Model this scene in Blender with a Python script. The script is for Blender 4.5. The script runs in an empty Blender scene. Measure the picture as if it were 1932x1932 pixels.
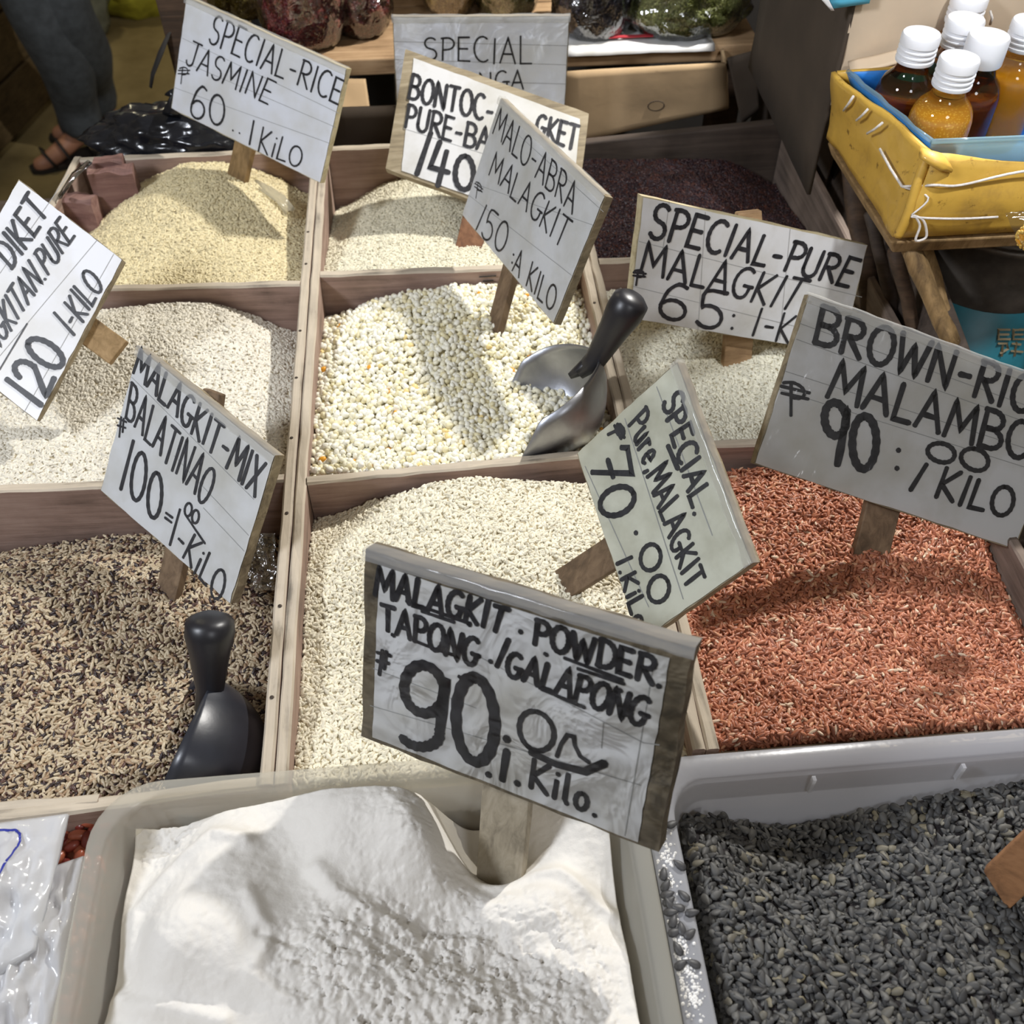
import bpy, bmesh, math, random
import numpy as np
from mathutils import Vector, Matrix, noise, Quaternion
random.seed(7); np.random.seed(7)
SC = bpy.context.scene
COL = SC.collection
# ------------------------------------------------------------------ camera, light, exposure
F = 1932.0; CZ = 1.52; RIM = 0.88
pitch = math.atan(2160 / F); yaw = math.radians(5.05)
fh = Vector((math.sin(yaw), math.cos(yaw), 0)); rt = Vector((math.cos(yaw), -math.sin(yaw), 0))
fw = fh * math.cos(pitch) - Vector((0, 0, 1)) * math.sin(pitch)
up = fh * math.sin(pitch) + Vector((0, 0, 1)) * math.cos(pitch)
CAM = Vector((0, 0, CZ))
cd = bpy.data.cameras.new('camera'); cam = bpy.data.objects.new('camera', cd); COL.objects.link(cam)
cd.sensor_fit = 'HORIZONTAL'; cd.sensor_width = 36.0; cd.lens = 36.0
cam.matrix_world = Matrix(((rt.x, up.x, -fw.x, 0), (rt.y, up.y, -fw.y, 0), (rt.z, up.z, -fw.z, CZ), (0, 0, 0, 1)))
cd.clip_start = 0.02
cd.dof.use_dof = True; cd.dof.focus_distance = 0.8; cd.dof.aperture_fstop = 11.0
SC.camera = cam
SC.view_settings.view_transform = 'Standard'; SC.view_settings.look = 'None'
SC.view_settings.gamma = 1; SC.view_settings.use_curve_mapping = False
SC.view_settings.exposure = 0.0
w = bpy.data.worlds.new('world'); SC.world = w; w.use_nodes = True
w.node_tree.nodes['Background'].inputs[0].default_value = (1.0, 0.83, 0.60, 1)
w.node_tree.nodes['Background'].inputs[1].default_value = 0.15
def point_light(name, loc, energy, radius, color):
    l = bpy.data.lights.new(name, 'POINT'); l.energy = energy; l.shadow_soft_size = radius; l.color = color
    o = bpy.data.objects.new(name, l); o.location = loc; COL.objects.link(o); return o
def area_light(name, loc, target, energy, size, color):
    l = bpy.data.lights.new(name, 'AREA'); l.shape = 'DISK'; l.energy = energy; l.size = size; l.color = color
    o = bpy.data.objects.new(name, l); o.location = loc; COL.objects.link(o)
    o.rotation_euler = (Vector(target) - Vector(loc)).to_track_quat('-Z', 'Y').to_euler(); return o
LAMP = (0.68, 1.32, 1.82)
point_light('stall_bulb', LAMP, 88, 0.020, (1.0, 0.97, 0.92))
area_light('left_fill', (-1.1, 0.1, 2.1), (0.0, 0.9, 0.9), 21, 0.30, (0.86, 0.91, 1.0))  # unseen fill added from the left to brighten the sign faces
def spot_light(name, loc, target, energy, radius, angle, color):
    l = bpy.data.lights.new(name, 'SPOT'); l.energy = energy; l.shadow_soft_size = radius; l.color = color; l.spot_size = math.radians(angle); l.spot_blend = .6
    o = bpy.data.objects.new(name, l); o.location = loc; COL.objects.link(o)
    o.rotation_euler = (Vector(target) - Vector(loc)).to_track_quat('-Z', 'Y').to_euler(); return o
spot_light('bottle_stall_lamp', (0.62, 0.42, 1.95), (0.50, 0.95, 1.0), 34, 0.03, 40, (0.95, 0.97, 1.0))
area_light('front_fill', (0.45, -0.7, 2.2), (0.3, 0.9, 0.95), 6, 0.4, (0.93, 0.95, 1.0))  # weak soft fill added behind the viewer to lift the shaded signs
area_light('floor_fill', (-1.3, 3.4, 2.7), (-1.1, 3.2, 0), 10, 0.3, (1.0, 0.9, 0.6))  # warm fill added over the aisle floor, no lamp seen there

# ------------------------------------------------------------------ helpers
def ray(px, py): return fw + rt * ((px - 966) / F) + up * ((966 - py) / F)
def P(px, py, z=RIM):
    r = ray(px, py); return CAM + r * ((z - CZ) / r.z)
def D(px, py, d): return CAM + ray(px, py) * d
def atY(px, py, y):
    r = ray(px, py); return CAM + r * (y / r.y)

def link(o):
    COL.objects.link(o); return o
def tag(o, label=None, cat=None, group=None, kind=None):
    if label: o['label'] = label
    if cat: o['category'] = cat
    if group: o['group'] = group
    if kind: o['kind'] = kind
    return o
def thing(name, label, cat, loc=(0, 0, 0), group=None):
    o = link(bpy.data.objects.new(name, None)); o.location = loc; o.empty_display_size = 0.05
    return tag(o, label, cat, group)
def mesh_obj(name, verts, faces, mats, parent=None, smooth=False, fmat=None, uvs=None):
    m = bpy.data.meshes.new(name)
    off = Vector((0, 0, 0))
    if parent is not None:
        off = world_loc(parent)
    elif len(verts):
        a = np.array([tuple(v) for v in verts]); off = Vector(((a[:, 0].min() + a[:, 0].max()) / 2, (a[:, 1].min() + a[:, 1].max()) / 2, a[:, 2].min()))
    m.from_pydata([tuple(Vector(v) - off) for v in verts], [], [tuple(f) for f in faces])
    if not isinstance(mats, (list, tuple)): mats = [mats]
    for x in mats: m.materials.append(x)
    if fmat:
        for p, i in zip(m.polygons, fmat): p.material_index = i
    if smooth:
        for p in m.polygons: p.use_smooth = True
    m.validate(); m.update()
    o = link(bpy.data.objects.new(name, m))
    if parent is not None: o.parent = parent
    else: o.location = off
    return o
def world_loc(o):
    v = Vector((0, 0, 0))
    while o is not None:
        v = v + o.location; o = o.parent
    return v
class MB:
    def __init__(s): s.v = []; s.f = []
    def add(s, vs, fs):
        n = len(s.v); s.v += [Vector(x) for x in vs]; s.f += [tuple(i + n for i in f) for f in fs]; return s
    def hexa(s, b, t):   # b: 4 bottom corners, t: 4 top corners, same order
        return s.add(list(b) + list(t), [(3, 2, 1, 0), (4, 5, 6, 7), (0, 1, 5, 4), (1, 2, 6, 5), (2, 3, 7, 6), (3, 0, 4, 7)])
    def box(s, lo, hi):
        x0, y0, z0 = lo; x1, y1, z1 = hi
        return s.hexa([(x0, y0, z0), (x1, y0, z0), (x1, y1, z0), (x0, y1, z0)], [(x0, y0, z1), (x1, y0, z1), (x1, y1, z1), (x0, y1, z1)])
    def tube(s, pts, rad, n=8, caps=True, flat=1.0, upv=None):
        pts = [Vector(p) for p in pts]; k = len(pts)
        rads = rad if isinstance(rad, (list, tuple)) else [rad] * k
        prev = None; rings = []
        for i, p in enumerate(pts):
            t = (pts[min(i + 1, k - 1)] - pts[max(i - 1, 0)]).normalized()
            a = Vector(upv) if upv is not None else (prev if prev is not None else (Vector((0, 0, 1)) if abs(t.z) < .9 else Vector((1, 0, 0))))
            a = (a - t * a.dot(t)).normalized(); prev = a; b = t.cross(a)
            rings.append([p + a * (rads[i] * math.cos(2 * math.pi * j / n)) * flat + b * (rads[i] * math.sin(2 * math.pi * j / n)) for j in range(n)])
        vs = [q for r in rings for q in r]; fs = []
        for i in range(k - 1):
            for j in range(n):
                fs.append((i * n + j, i * n + (j + 1) % n, (i + 1) * n + (j + 1) % n, (i + 1) * n + j))
        if caps: fs += [tuple(range(n))[::-1], tuple((k - 1) * n + j for j in range(n))]
        return s.add(vs, fs)
    def cord(s, pts, rad, n=6):
        pts = [tuple(p) for p in pts]; out = []
        for i in range(len(pts) - 1):
            p0 = pts[max(i - 1, 0)]; p1 = pts[i]; p2 = pts[i + 1]; p3 = pts[min(i + 2, len(pts) - 1)]
            for k in range(5):
                t = k / 5; out.append([.5 * ((2 * b) + (-a + c) * t + (2 * a - 5 * b + 4 * c - d) * t * t + (-a + 3 * b - 3 * c + d) * t ** 3) for a, b, c, d in zip(p0, p1, p2, p3)])
        out.append(pts[-1]); return s.tube(out, rad, n)
    def lathe(s, prof, c, n=32, axis=None):
        c = Vector(c); vs = []; fs = []; k = len(prof)
        q = Vector((0, 0, 1)).rotation_difference(Vector(axis)) if axis is not None else Quaternion()
        for r, z in prof:
            for j in range(n):
                a = 2 * math.pi * j / n
                vs.append(c + q @ Vector((r * math.cos(a), r * math.sin(a), z)))
        for i in range(k - 1):
            for j in range(n):
                fs.append((i * n + j, i * n + (j + 1) % n, (i + 1) * n + (j + 1) % n, (i + 1) * n + j))
        if prof[0][0] > 0: fs.append(tuple(range(n))[::-1])
        if prof[-1][0] > 0: fs.append(tuple((k - 1) * n + j for j in range(n)))
        return s.add(vs, fs)
    def build(s, name, mat, parent=None, smooth=False):
        return mesh_obj(name, s.v, s.f, mat, parent, smooth)
def bevel(o, w_=0.001, seg=2):
    m = o.modifiers.new('bevel', 'BEVEL'); m.width = w_; m.segments = seg; m.limit_method = 'ANGLE'; m.angle_limit = math.radians(35); return o
def solid(o, t, offset=-1):
    m = o.modifiers.new('solid', 'SOLIDIFY'); m.thickness = t; m.offset = offset; return o

# ------------------------------------------------------------------ materials
MATS = {}
def nt(name):
    m = bpy.data.materials.new(name); m.use_nodes = True; t = m.node_tree
    b = t.nodes['Principled BSDF']; MATS[name] = m
    return m, t, b
def N(t, typ, **kw):
    n = t.nodes.new(typ)
    for k, v in kw.items():
        if k.startswith('i_'): n.inputs[int(k[2:]) if k[2:].isdigit() else k[2:]].default_value = v
        else: setattr(n, k, v)
    return n
def ramp(t, fac, stops, interp='LINEAR'):
    r = t.nodes.new('ShaderNodeValToRGB'); r.color_ramp.interpolation = interp
    e = r.color_ramp.elements
    while len(e) < len(stops): e.new(0.5)
    for i, (p, c) in enumerate(stops): e[i].position = p; e[i].color = (*c, 1)
    t.links.new(fac, r.inputs[0]); return r.outputs[0]
def coords(t, scale=(1, 1, 1), kind='Object', loc=(0, 0, 0), rot=(0, 0, 0)):
    tc = t.nodes.new('ShaderNodeTexCoord'); mp = t.nodes.new('ShaderNodeMapping')
    mp.inputs['Scale'].default_value = scale; mp.inputs['Location'].default_value = loc; mp.inputs['Rotation'].default_value = rot
    t.links.new(tc.outputs[kind], mp.inputs[0]); return mp.outputs[0]
def ntex(t, vec, scale, detail=4, rough=.55, dist=0):
    n = t.nodes.new('ShaderNodeTexNoise'); n.inputs['Scale'].default_value = scale; n.inputs['Detail'].default_value = detail
    n.inputs['Roughness'].default_value = rough; n.inputs['Distortion'].default_value = dist
    t.links.new(vec, n.inputs['Vector']); return n.outputs['Fac']
def bump(t, b, h, strength=.3, dist=.001):
    n = t.nodes.new('ShaderNodeBump'); n.inputs['Strength'].default_value = strength; n.inputs['Distance'].default_value = dist
    t.links.new(h, n.inputs['Height']); t.links.new(n.outputs[0], b.inputs['Normal']); return n
def wood(name, dark, mid, light, axis='x', rough=.75, scale=1, edge=None):
    m, t, b = nt(name)
    s = {'x': (3, 60, 60), 'y': (60, 3, 60), 'z': (60, 60, 3)}[axis]
    g = ntex(t, coords(t, [q * scale for q in s]), 2.0, 6, .65, .6)
    big = ntex(t, coords(t, (14, 14, 14)), 1.0, 5, .6)
    mx = N(t, 'ShaderNodeMath', operation='MULTIPLY_ADD', i_1=.55); t.links.new(g, mx.inputs[0])
    m2 = N(t, 'ShaderNodeMath', operation='MULTIPLY', i_1=.45); t.links.new(big, m2.inputs[0]); t.links.new(m2.outputs[0], mx.inputs[2])
    c = ramp(t, mx.outputs[0], [(.33, dark), (.5, mid), (.68, light)])
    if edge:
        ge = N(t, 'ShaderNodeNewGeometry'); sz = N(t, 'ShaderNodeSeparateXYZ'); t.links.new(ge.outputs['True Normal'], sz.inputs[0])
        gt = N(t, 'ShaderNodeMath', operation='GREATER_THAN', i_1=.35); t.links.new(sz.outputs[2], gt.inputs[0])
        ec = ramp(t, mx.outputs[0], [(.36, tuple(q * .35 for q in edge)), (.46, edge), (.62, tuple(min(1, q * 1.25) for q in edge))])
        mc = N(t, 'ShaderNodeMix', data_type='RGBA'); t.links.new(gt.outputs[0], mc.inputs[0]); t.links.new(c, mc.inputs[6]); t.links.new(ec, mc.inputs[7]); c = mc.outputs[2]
    t.links.new(c, b.inputs['Base Color']); b.inputs['Roughness'].default_value = rough
    bump(t, b, g, .45, .0012); return m
def plain(name, col, rough=.6, metal=0, var=.12, vs=30, bs=0.0, bscale=200, **kw):
    m, t, b = nt(name)
    n = ntex(t, coords(t), vs, 5)
    lo = tuple(max(0, c * (1 - var)) for c in col); hi = tuple(min(1, c * (1 + var)) for c in col)
    t.links.new(ramp(t, n, [(.3, lo), (.7, hi)]), b.inputs['Base Color'])
    b.inputs['Roughness'].default_value = rough; b.inputs['Metallic'].default_value = metal
    if bs: bump(t, b, ntex(t, coords(t), bscale, 4), bs, .001)
    for k, v in kw.items(): b.inputs[k.replace('_', ' ')].default_value = v
    return m
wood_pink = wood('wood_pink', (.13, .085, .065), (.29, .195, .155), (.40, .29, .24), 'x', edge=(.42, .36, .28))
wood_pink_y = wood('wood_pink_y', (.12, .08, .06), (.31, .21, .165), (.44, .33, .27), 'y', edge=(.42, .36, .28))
wood_grey_y = wood('wood_grey_y', (.06, .045, .035), (.16, .12, .095), (.25, .19, .155), 'y')
wood_broken = wood('wood_broken', (.07, .035, .028), (.19, .10, .085), (.28, .17, .14), 'x')
wood_dark = wood('wood_dark', (.02, .013, .008), (.06, .035, .02), (.12, .07, .04), 'x')
wood_dusty = wood('wood_dusty', (.028, .019, .014), (.062, .044, .033), (.10, .073, .055), 'x')
wood_post = wood('wood_post', (.045, .028, .014), (.14, .09, .05), (.25, .17, .10), 'z')
wood_post_red = wood('wood_post_red', (.06, .025, .012), (.18, .08, .035), (.28, .14, .07), 'z')
wood_post_pale = wood('wood_post_pale', (.12, .10, .07), (.30, .26, .19), (.42, .37, .29), 'z')
wood_shelf = wood('wood_shelf', (.16, .09, .04), (.36, .23, .12), (.48, .33, .19), 'x')
wood_stick = wood('wood_stick', (.07, .04, .015), (.24, .15, .06), (.38, .25, .12), 'z')
wood_brown = wood('wood_brown', (.10, .045, .018), (.27, .13, .055), (.36, .19, .09), 'x', scale=.7)
board_edge = wood('board_edge', (.10, .075, .045), (.26, .21, .13), (.40, .34, .24), 'x')
board_dark = wood('board_dark', (.035, .028, .018), (.12, .095, .06), (.22, .18, .12), 'x')
board_pale = wood('board_pale', (.22, .17, .09), (.42, .36, .22), (.55, .49, .34), 'x')
stall_wood = wood('stall_wood', (.03, .018, .006), (.085, .055, .02), (.14, .095, .04), 'y')

def paper_mat(name, col, dirt=.12):
    m, t, b = nt(name)
    n = ntex(t, coords(t), 22, 5, .6); n2 = ntex(t, coords(t, (1, 1, 1), loc=(3, 1, 2)), 7, 3)
    mx = N(t, 'ShaderNodeMath', operation='MULTIPLY'); t.links.new(n, mx.inputs[0]); t.links.new(n2, mx.inputs[1])
    lo = tuple(c * (1 - 2.2 * dirt) * k for c, k in zip(col, (1, .97, .88)))
    t.links.new(ramp(t, mx.outputs[0], [(.12, lo), (.30, col)]), b.inputs['Base Color'])
    b.inputs['Roughness'].default_value = .55
    b.inputs['Coat Weight'].default_value = .2; b.inputs['Coat Roughness'].default_value = .25
    bump(t, b, ntex(t, coords(t), 17, 2, .45, .3), .22, .0025); return m
paper_white = paper_mat('paper_white', (.74, .75, .79), .07)
paper_glare = paper_mat('paper_glare', (.88, .91, .99), .04)  # glare of the plastic wrap painted into a whiter, bluer paper
paper_grey = paper_mat('paper_grey', (.60, .60, .60), .10)
paper_old = paper_mat('paper_old', (.60, .60, .50), .16)
def ink_mat():
    m, t, b = nt('marker_ink')
    n = ntex(t, coords(t), 160, 3)
    t.links.new(ramp(t, n, [(.3, (.006, .006, .009)), (.75, (.035, .035, .04))]), b.inputs['Base Color'])
    b.inputs['Roughness'].default_value = .5; return m
ink = ink_mat()
seam = plain('paper_seam_grey', (.30, .30, .29), .6)
pen_blue = plain('pen_blue', (.02, .03, .25), .4)
def film_mat(name='clear_film', alpha=.0, rough=.17, bs=.6, tint=(.98, .985, .985), bscale=24, fk=.7):
    m = bpy.data.materials.new(name); m.use_nodes = True; t = m.node_tree; t.nodes.remove(t.nodes['Principled BSDF'])
    out = t.nodes['Material Output']
    tr = N(t, 'ShaderNodeBsdfTransparent'); tr.inputs[0].default_value = (*tint, 1)
    gl = N(t, 'ShaderNodeBsdfGlossy'); gl.inputs['Roughness'].default_value = rough
    fr = N(t, 'ShaderNodeFresnel', i_0=1.45)
    ad = N(t, 'ShaderNodeMath', operation='MULTIPLY_ADD', i_1=fk, i_2=alpha); t.links.new(fr.outputs[0], ad.inputs[0])
    mx = N(t, 'ShaderNodeMixShader'); t.links.new(ad.outputs[0], mx.inputs[0]); t.links.new(tr.outputs[0], mx.inputs[1]); t.links.new(gl.outputs[0], mx.inputs[2])
    bp = N(t, 'ShaderNodeBump'); bp.inputs['Strength'].default_value = bs; bp.inputs['Distance'].default_value = .004
    t.links.new(ntex(t, coords(t), bscale, 3, .55, 1.2), bp.inputs['Height'])
    t.links.new(bp.outputs[0], gl.inputs['Normal']); t.links.new(bp.outputs[0], fr.inputs['Normal'])
    t.links.new(mx.outputs[0], out.inputs[0]); return m
film = film_mat()
film_bag = film_mat('bag_film', .16, .09, 1.0, (.88, .88, .9), 34, 1.3)
def haze_plastic(name, col, opac, rough=.22, trans_col=None):
    m, t, b = nt(name)
    out = t.nodes['Material Output']
    b.inputs['Base Color'].default_value = (*col, 1); b.inputs['Roughness'].default_value = rough
    b.inputs['Coat Weight'].default_value = .4; b.inputs['Coat Roughness'].default_value = .08
    tl = N(t, 'ShaderNodeBsdfTranslucent'); tl.inputs[0].default_value = (*col, 1)
    m1 = N(t, 'ShaderNodeMixShader', i_0=.45); t.links.new(b.outputs[0], m1.inputs[1]); t.links.new(tl.outputs[0], m1.inputs[2])
    tr = N(t, 'ShaderNodeBsdfTransparent'); tr.inputs[0].default_value = (*(trans_col or (.93, .91, .86)), 1)
    m2 = N(t, 'ShaderNodeMixShader', i_0=opac); t.links.new(tr.outputs[0], m2.inputs[1]); t.links.new(m1.outputs[0], m2.inputs[2])
    t.links.new(m2.outputs[0], out.inputs[0])
    bump(t, b, ntex(t, coords(t), 60, 3), .2, .001); return m
tub_plastic = haze_plastic('tub_plastic', (.82, .81, .75), .34)
tub_plastic_blue = haze_plastic('tub_plastic_blue', (.80, .83, .92), .46)
bag_white = haze_plastic('bag_white', (.80, .81, .83), .9, .2)
blue_liner = plain('blue_liner', (.03, .22, .62), .35, var=.15, bs=.2, bscale=60)
clear_blue = haze_plastic('clear_blue_plastic', (.35, .55, .65), .45, .15)
cardboard = plain('cardboard', (.42, .29, .16), .85, var=.14, vs=12, bs=.15, bscale=90)
def yellow_card():
    m, t, b = nt('cardboard_yellow')
    c = ramp(t, ntex(t, coords(t), 16, 6, .65), [(.3, (.34, .20, .04)), (.45, (.52, .31, .045)), (.7, (.62, .38, .06))])
    sp = ramp(t, ntex(t, coords(t, loc=(2, 5, 1)), 70, 5, .7), [(.30, (.25, .2, .15)), (.38, (1, 1, 1))])
    mx = N(t, 'ShaderNodeMix', data_type='RGBA', blend_type='MULTIPLY'); mx.inputs[0].default_value = .85
    t.links.new(c, mx.inputs[6]); t.links.new(sp, mx.inputs[7]); t.links.new(mx.outputs[2], b.inputs['Base Color'])
    b.inputs['Roughness'].default_value = .55; b.inputs['Coat Weight'].default_value = .2
    bump(t, b, ntex(t, coords(t), 45, 5), .4, .0016); return m
cardboard_yellow = yellow_card()
cardboard_beige = plain('cardboard_beige', (.58, .46, .33), .85, var=.12, vs=9, bs=.15, bscale=70)
cardboard_shaded = plain('cardboard_shaded', (.055, .04, .028), .9, var=.25, vs=9, bs=.15, bscale=70)  # cardboard darkened, the blocked light is put into its colour
string_white = plain('string_white', (.66, .62, .58), .9, var=.15, vs=300)
cap_white = plain('cap_white', (.82, .83, .86), .35, var=.03)
scoop_metal = plain('scoop_metal', (.36, .37, .40), .42, 1.0, var=.12, vs=40, bs=.15, bscale=220)
handle_black = plain('handle_black', (.014, .014, .018), .38, var=.2)
handle_navy = plain('scoop_black', (.022, .024, .032), .34, var=.2, bs=.1, bscale=120)
bag_black = plain('bag_black', (.008, .009, .012), .18, var=.2, bs=.8, bscale=40)
skin = plain('skin', (.36, .17, .10), .55, var=.08)
jeans = plain('jeans', (.050, .058, .066), .85, var=.3, vs=40, bs=.4, bscale=60)
tunic_mat = plain('tunic_cloth', (.42, .42, .30), .85, var=.35, vs=30)
sandal_mat = plain('sandal_black', (.012, .01, .01), .5)
hair_mat = plain('hair', (.012, .01, .008), .6)
paint_teal = plain('paint_teal', (.02, .17, .22), .45, var=.3, vs=14, bs=.3, bscale=30)
can_rust = plain('can_metal_dull', (.15, .13, .11), .5, .5, var=.5, vs=25, bs=.4, bscale=60)
can_print = plain('can_print', (.30, .24, .14), .6)
blue_label = plain('blue_label', (.10, .46, .66), .5)
black_void = plain('shade_strap_black', (.012, .010, .009), .9)  # black for the strap and for painted shade behind the shelf and in the stack
yellow_fruit = plain('yellow_fruit', (.42, .40, .04), .5, var=.3, vs=20)
staple_mat = plain('nail_dark', (.06, .045, .035), .6, .5)
red_strip = plain('red_strip', (.35, .02, .03), .7)
def glass(name, col, trans=1.0, rough=.04):
    m, t, b = nt(name); b.inputs['Base Color'].default_value = (*col, 1); b.inputs['Roughness'].default_value = rough
    b.inputs['Transmission Weight'].default_value = trans; b.inputs['IOR'].default_value = 1.45
    return m
amber = glass('amber_glass', (.72, .33, .06))
clear_glass = glass('clear_glass', (.93, .90, .78))
liquid_brown = plain('liquid_brown', (.16, .045, .010), .2, var=.4, vs=30, Coat_Weight=.5)
def honey():
    m, t, b = nt('liquid_honey')
    v = N(t, 'ShaderNodeTexVoronoi', i_Scale=420.0); t.links.new(coords(t), v.inputs['Vector'])
    t.links.new(ramp(t, v.outputs['Distance'], [(.1, (1.0, .66, .10)), (.45, (.80, .36, .015))]), b.inputs['Base Color'])
    b.inputs['Roughness'].default_value = .35; b.inputs['Subsurface Weight'].default_value = .0; return m
liquid_honey = honey()
liquid_orange = plain('liquid_orange', (.72, .32, .01), .3, var=.1)

def grain_mat(name, stops, rough=.5, interp='LINEAR', tip=None, coat=0, subs=0):
    m, t, b = nt(name)
    oi = N(t, 'ShaderNodeObjectInfo')
    c = ramp(t, oi.outputs['Random'], stops, interp)
    n = ntex(t, coords(t), 300, 2)
    mx = N(t, 'ShaderNodeMix', data_type='RGBA', blend_type='MULTIPLY'); mx.inputs[0].default_value = .35
    t.links.new(c, mx.inputs[6]); t.links.new(ramp(t, n, [(.3, (.7, .68, .62)), (.65, (1, 1, 1))]), mx.inputs[7])
    t.links.new(mx.outputs[2], b.inputs['Base Color']); b.inputs['Roughness'].default_value = rough
    b.inputs['Coat Weight'].default_value = coat; b.inputs['Coat Roughness'].default_value = .3
    if subs:
        b.inputs['Subsurface Weight'].default_value = subs; b.inputs['Subsurface Scale'].default_value = .002
    return m

# ------------------------------------------------------------------ grain scatter (geometry nodes, one object per heap)
def scatter_mod(obj, size, density, mat, tilt=.5, lift=.0004, shape='ellipsoid', bump_amp=0.0, smin=.8, smax=1.15, seed=1, minz=.25, sub=2):
    ng = bpy.data.node_groups.new('loose_grains', 'GeometryNodeTree')
    ng.interface.new_socket('Geometry', in_out='INPUT', socket_type='NodeSocketGeometry')
    ng.interface.new_socket('Geometry', in_out='OUTPUT', socket_type='NodeSocketGeometry')
    L = ng.links.new; n = lambda ty: ng.nodes.new(ty)
    gi = n('NodeGroupInput'); go = n('NodeGroupOutput')
    nor = n('GeometryNodeInputNormal'); sx = n('ShaderNodeSeparateXYZ'); L(nor.outputs[0], sx.inputs[0])
    cmp_ = n('FunctionNodeCompare'); cmp_.data_type = 'FLOAT'; cmp_.operation = 'GREATER_THAN'; L(sx.outputs[2], cmp_.inputs[0]); cmp_.inputs[1].default_value = minz
    dp = n('GeometryNodeDistributePointsOnFaces'); L(gi.outputs[0], dp.inputs['Mesh']); L(cmp_.outputs[0], dp.inputs['Selection'])
    dp.inputs['Density'].default_value = density; dp.inputs['Seed'].default_value = seed
    ico = n('GeometryNodeMeshIcoSphere'); ico.inputs['Radius'].default_value = .5; ico.inputs['Subdivisions'].default_value = sub
    geo = ico.outputs[0]
    sp = n('GeometryNodeSetPosition'); L(geo, sp.inputs['Geometry'])
    pos = n('GeometryNodeInputPosition'); sep = n('ShaderNodeSeparateXYZ'); L(pos.outputs[0], sep.inputs[0])
    comb = n('ShaderNodeCombineXYZ')
    def mth(op, a, b_=None):
        q = n('ShaderNodeMath'); q.operation = op
        for i, v in enumerate((a, b_)):
            if v is None: continue
            if isinstance(v, (int, float)): q.inputs[i].default_value = v
            else: L(v, q.inputs[i])
        return q.outputs[0]
    X, Y, Z = sep.outputs[0], sep.outputs[1], sep.outputs[2]
    if shape == 'seed':     # pointed at one end, flattened
        tp = mth('SUBTRACT', .95, mth('MULTIPLY', X, .75))
        Yo = mth('MULTIPLY', Y, tp); Zo = mth('MULTIPLY', Z, mth('SUBTRACT', 1.0, mth('MULTIPLY', X, .4)))
    elif shape == 'kernel':  # plump, with a notch
        tp = mth('SUBTRACT', .95, mth('MULTIPLY', X, .5))
        Yo = mth('MULTIPLY', Y, tp); Zo = mth('SUBTRACT', Z, mth('MULTIPLY', mth('ABSOLUTE', Y), .25))
    elif shape == 'long':   # near-cylindrical grain with blunt ends, slightly bent
        pw = mth('SUBTRACT', 1.1, mth('MULTIPLY', mth('MULTIPLY', X, X), .3))
        Yo = mth('ADD', mth('MULTIPLY', Y, pw), mth('MULTIPLY', mth('MULTIPLY', X, X), .35)); Zo = mth('MULTIPLY', Z, pw)
    else: Yo, Zo = Y, Z
    L(mth('MULTIPLY', X, size[0]), comb.inputs[0]); L(mth('MULTIPLY', Yo, size[1]), comb.inputs[1]); L(mth('MULTIPLY', Zo, size[2]), comb.inputs[2])
    L(comb.outputs[0], sp.inputs['Position'])
    ss = n('GeometryNodeSetShadeSmooth'); L(sp.outputs[0], ss.inputs['Geometry'])
    sm = n('GeometryNodeSetMaterial'); sm.inputs['Material'].default_value = mat; L(ss.outputs[0], sm.inputs['Geometry'])
    rv = n('FunctionNodeRandomValue'); rv.data_type = 'FLOAT_VECTOR'
    rv.inputs[0].default_value = (-tilt, -tilt, 0); rv.inputs[1].default_value = (tilt, tilt, 6.283); rv.inputs['Seed'].default_value = seed + 3
    e2r = n('FunctionNodeEulerToRotation'); L(rv.outputs[0], e2r.inputs[0])
    rr = n('FunctionNodeRotateRotation'); rr.rotation_space = 'LOCAL'; L(dp.outputs['Rotation'], rr.inputs[0]); L(e2r.outputs[0], rr.inputs[1])
    rs = n('FunctionNodeRandomValue'); rs.data_type = 'FLOAT'; rs.inputs[2].default_value = smin; rs.inputs[3].default_value = smax; rs.inputs['Seed'].default_value = seed + 9
    ip = n('GeometryNodeInstanceOnPoints'); L(dp.outputs['Points'], ip.inputs['Points']); L(sm.outputs[0], ip.inputs['Instance'])
    L(rr.outputs[0], ip.inputs['Rotation']); L(rs.outputs[1], ip.inputs['Scale'])
    tr = n('GeometryNodeTranslateInstances')
    rl = n('FunctionNodeRandomValue'); rl.data_type = 'FLOAT_VECTOR'; rl.inputs[0].default_value = (0, 0, -lift); rl.inputs[1].default_value = (0, 0, lift * 2.2); rl.inputs['Seed'].default_value = seed + 5
    L(ip.outputs[0], tr.inputs['Instances']); L(rl.outputs[0], tr.inputs['Translation']); tr.inputs['Local Space'].default_value = False
    jn = n('GeometryNodeJoinGeometry'); L(gi.outputs[0], jn.inputs[0]); L(tr.outputs[0], jn.inputs[0])
    L(jn.outputs[0], go.inputs[0])
    md = obj.modifiers.new('grains', 'NODES'); md.node_group = ng
    return md

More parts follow.
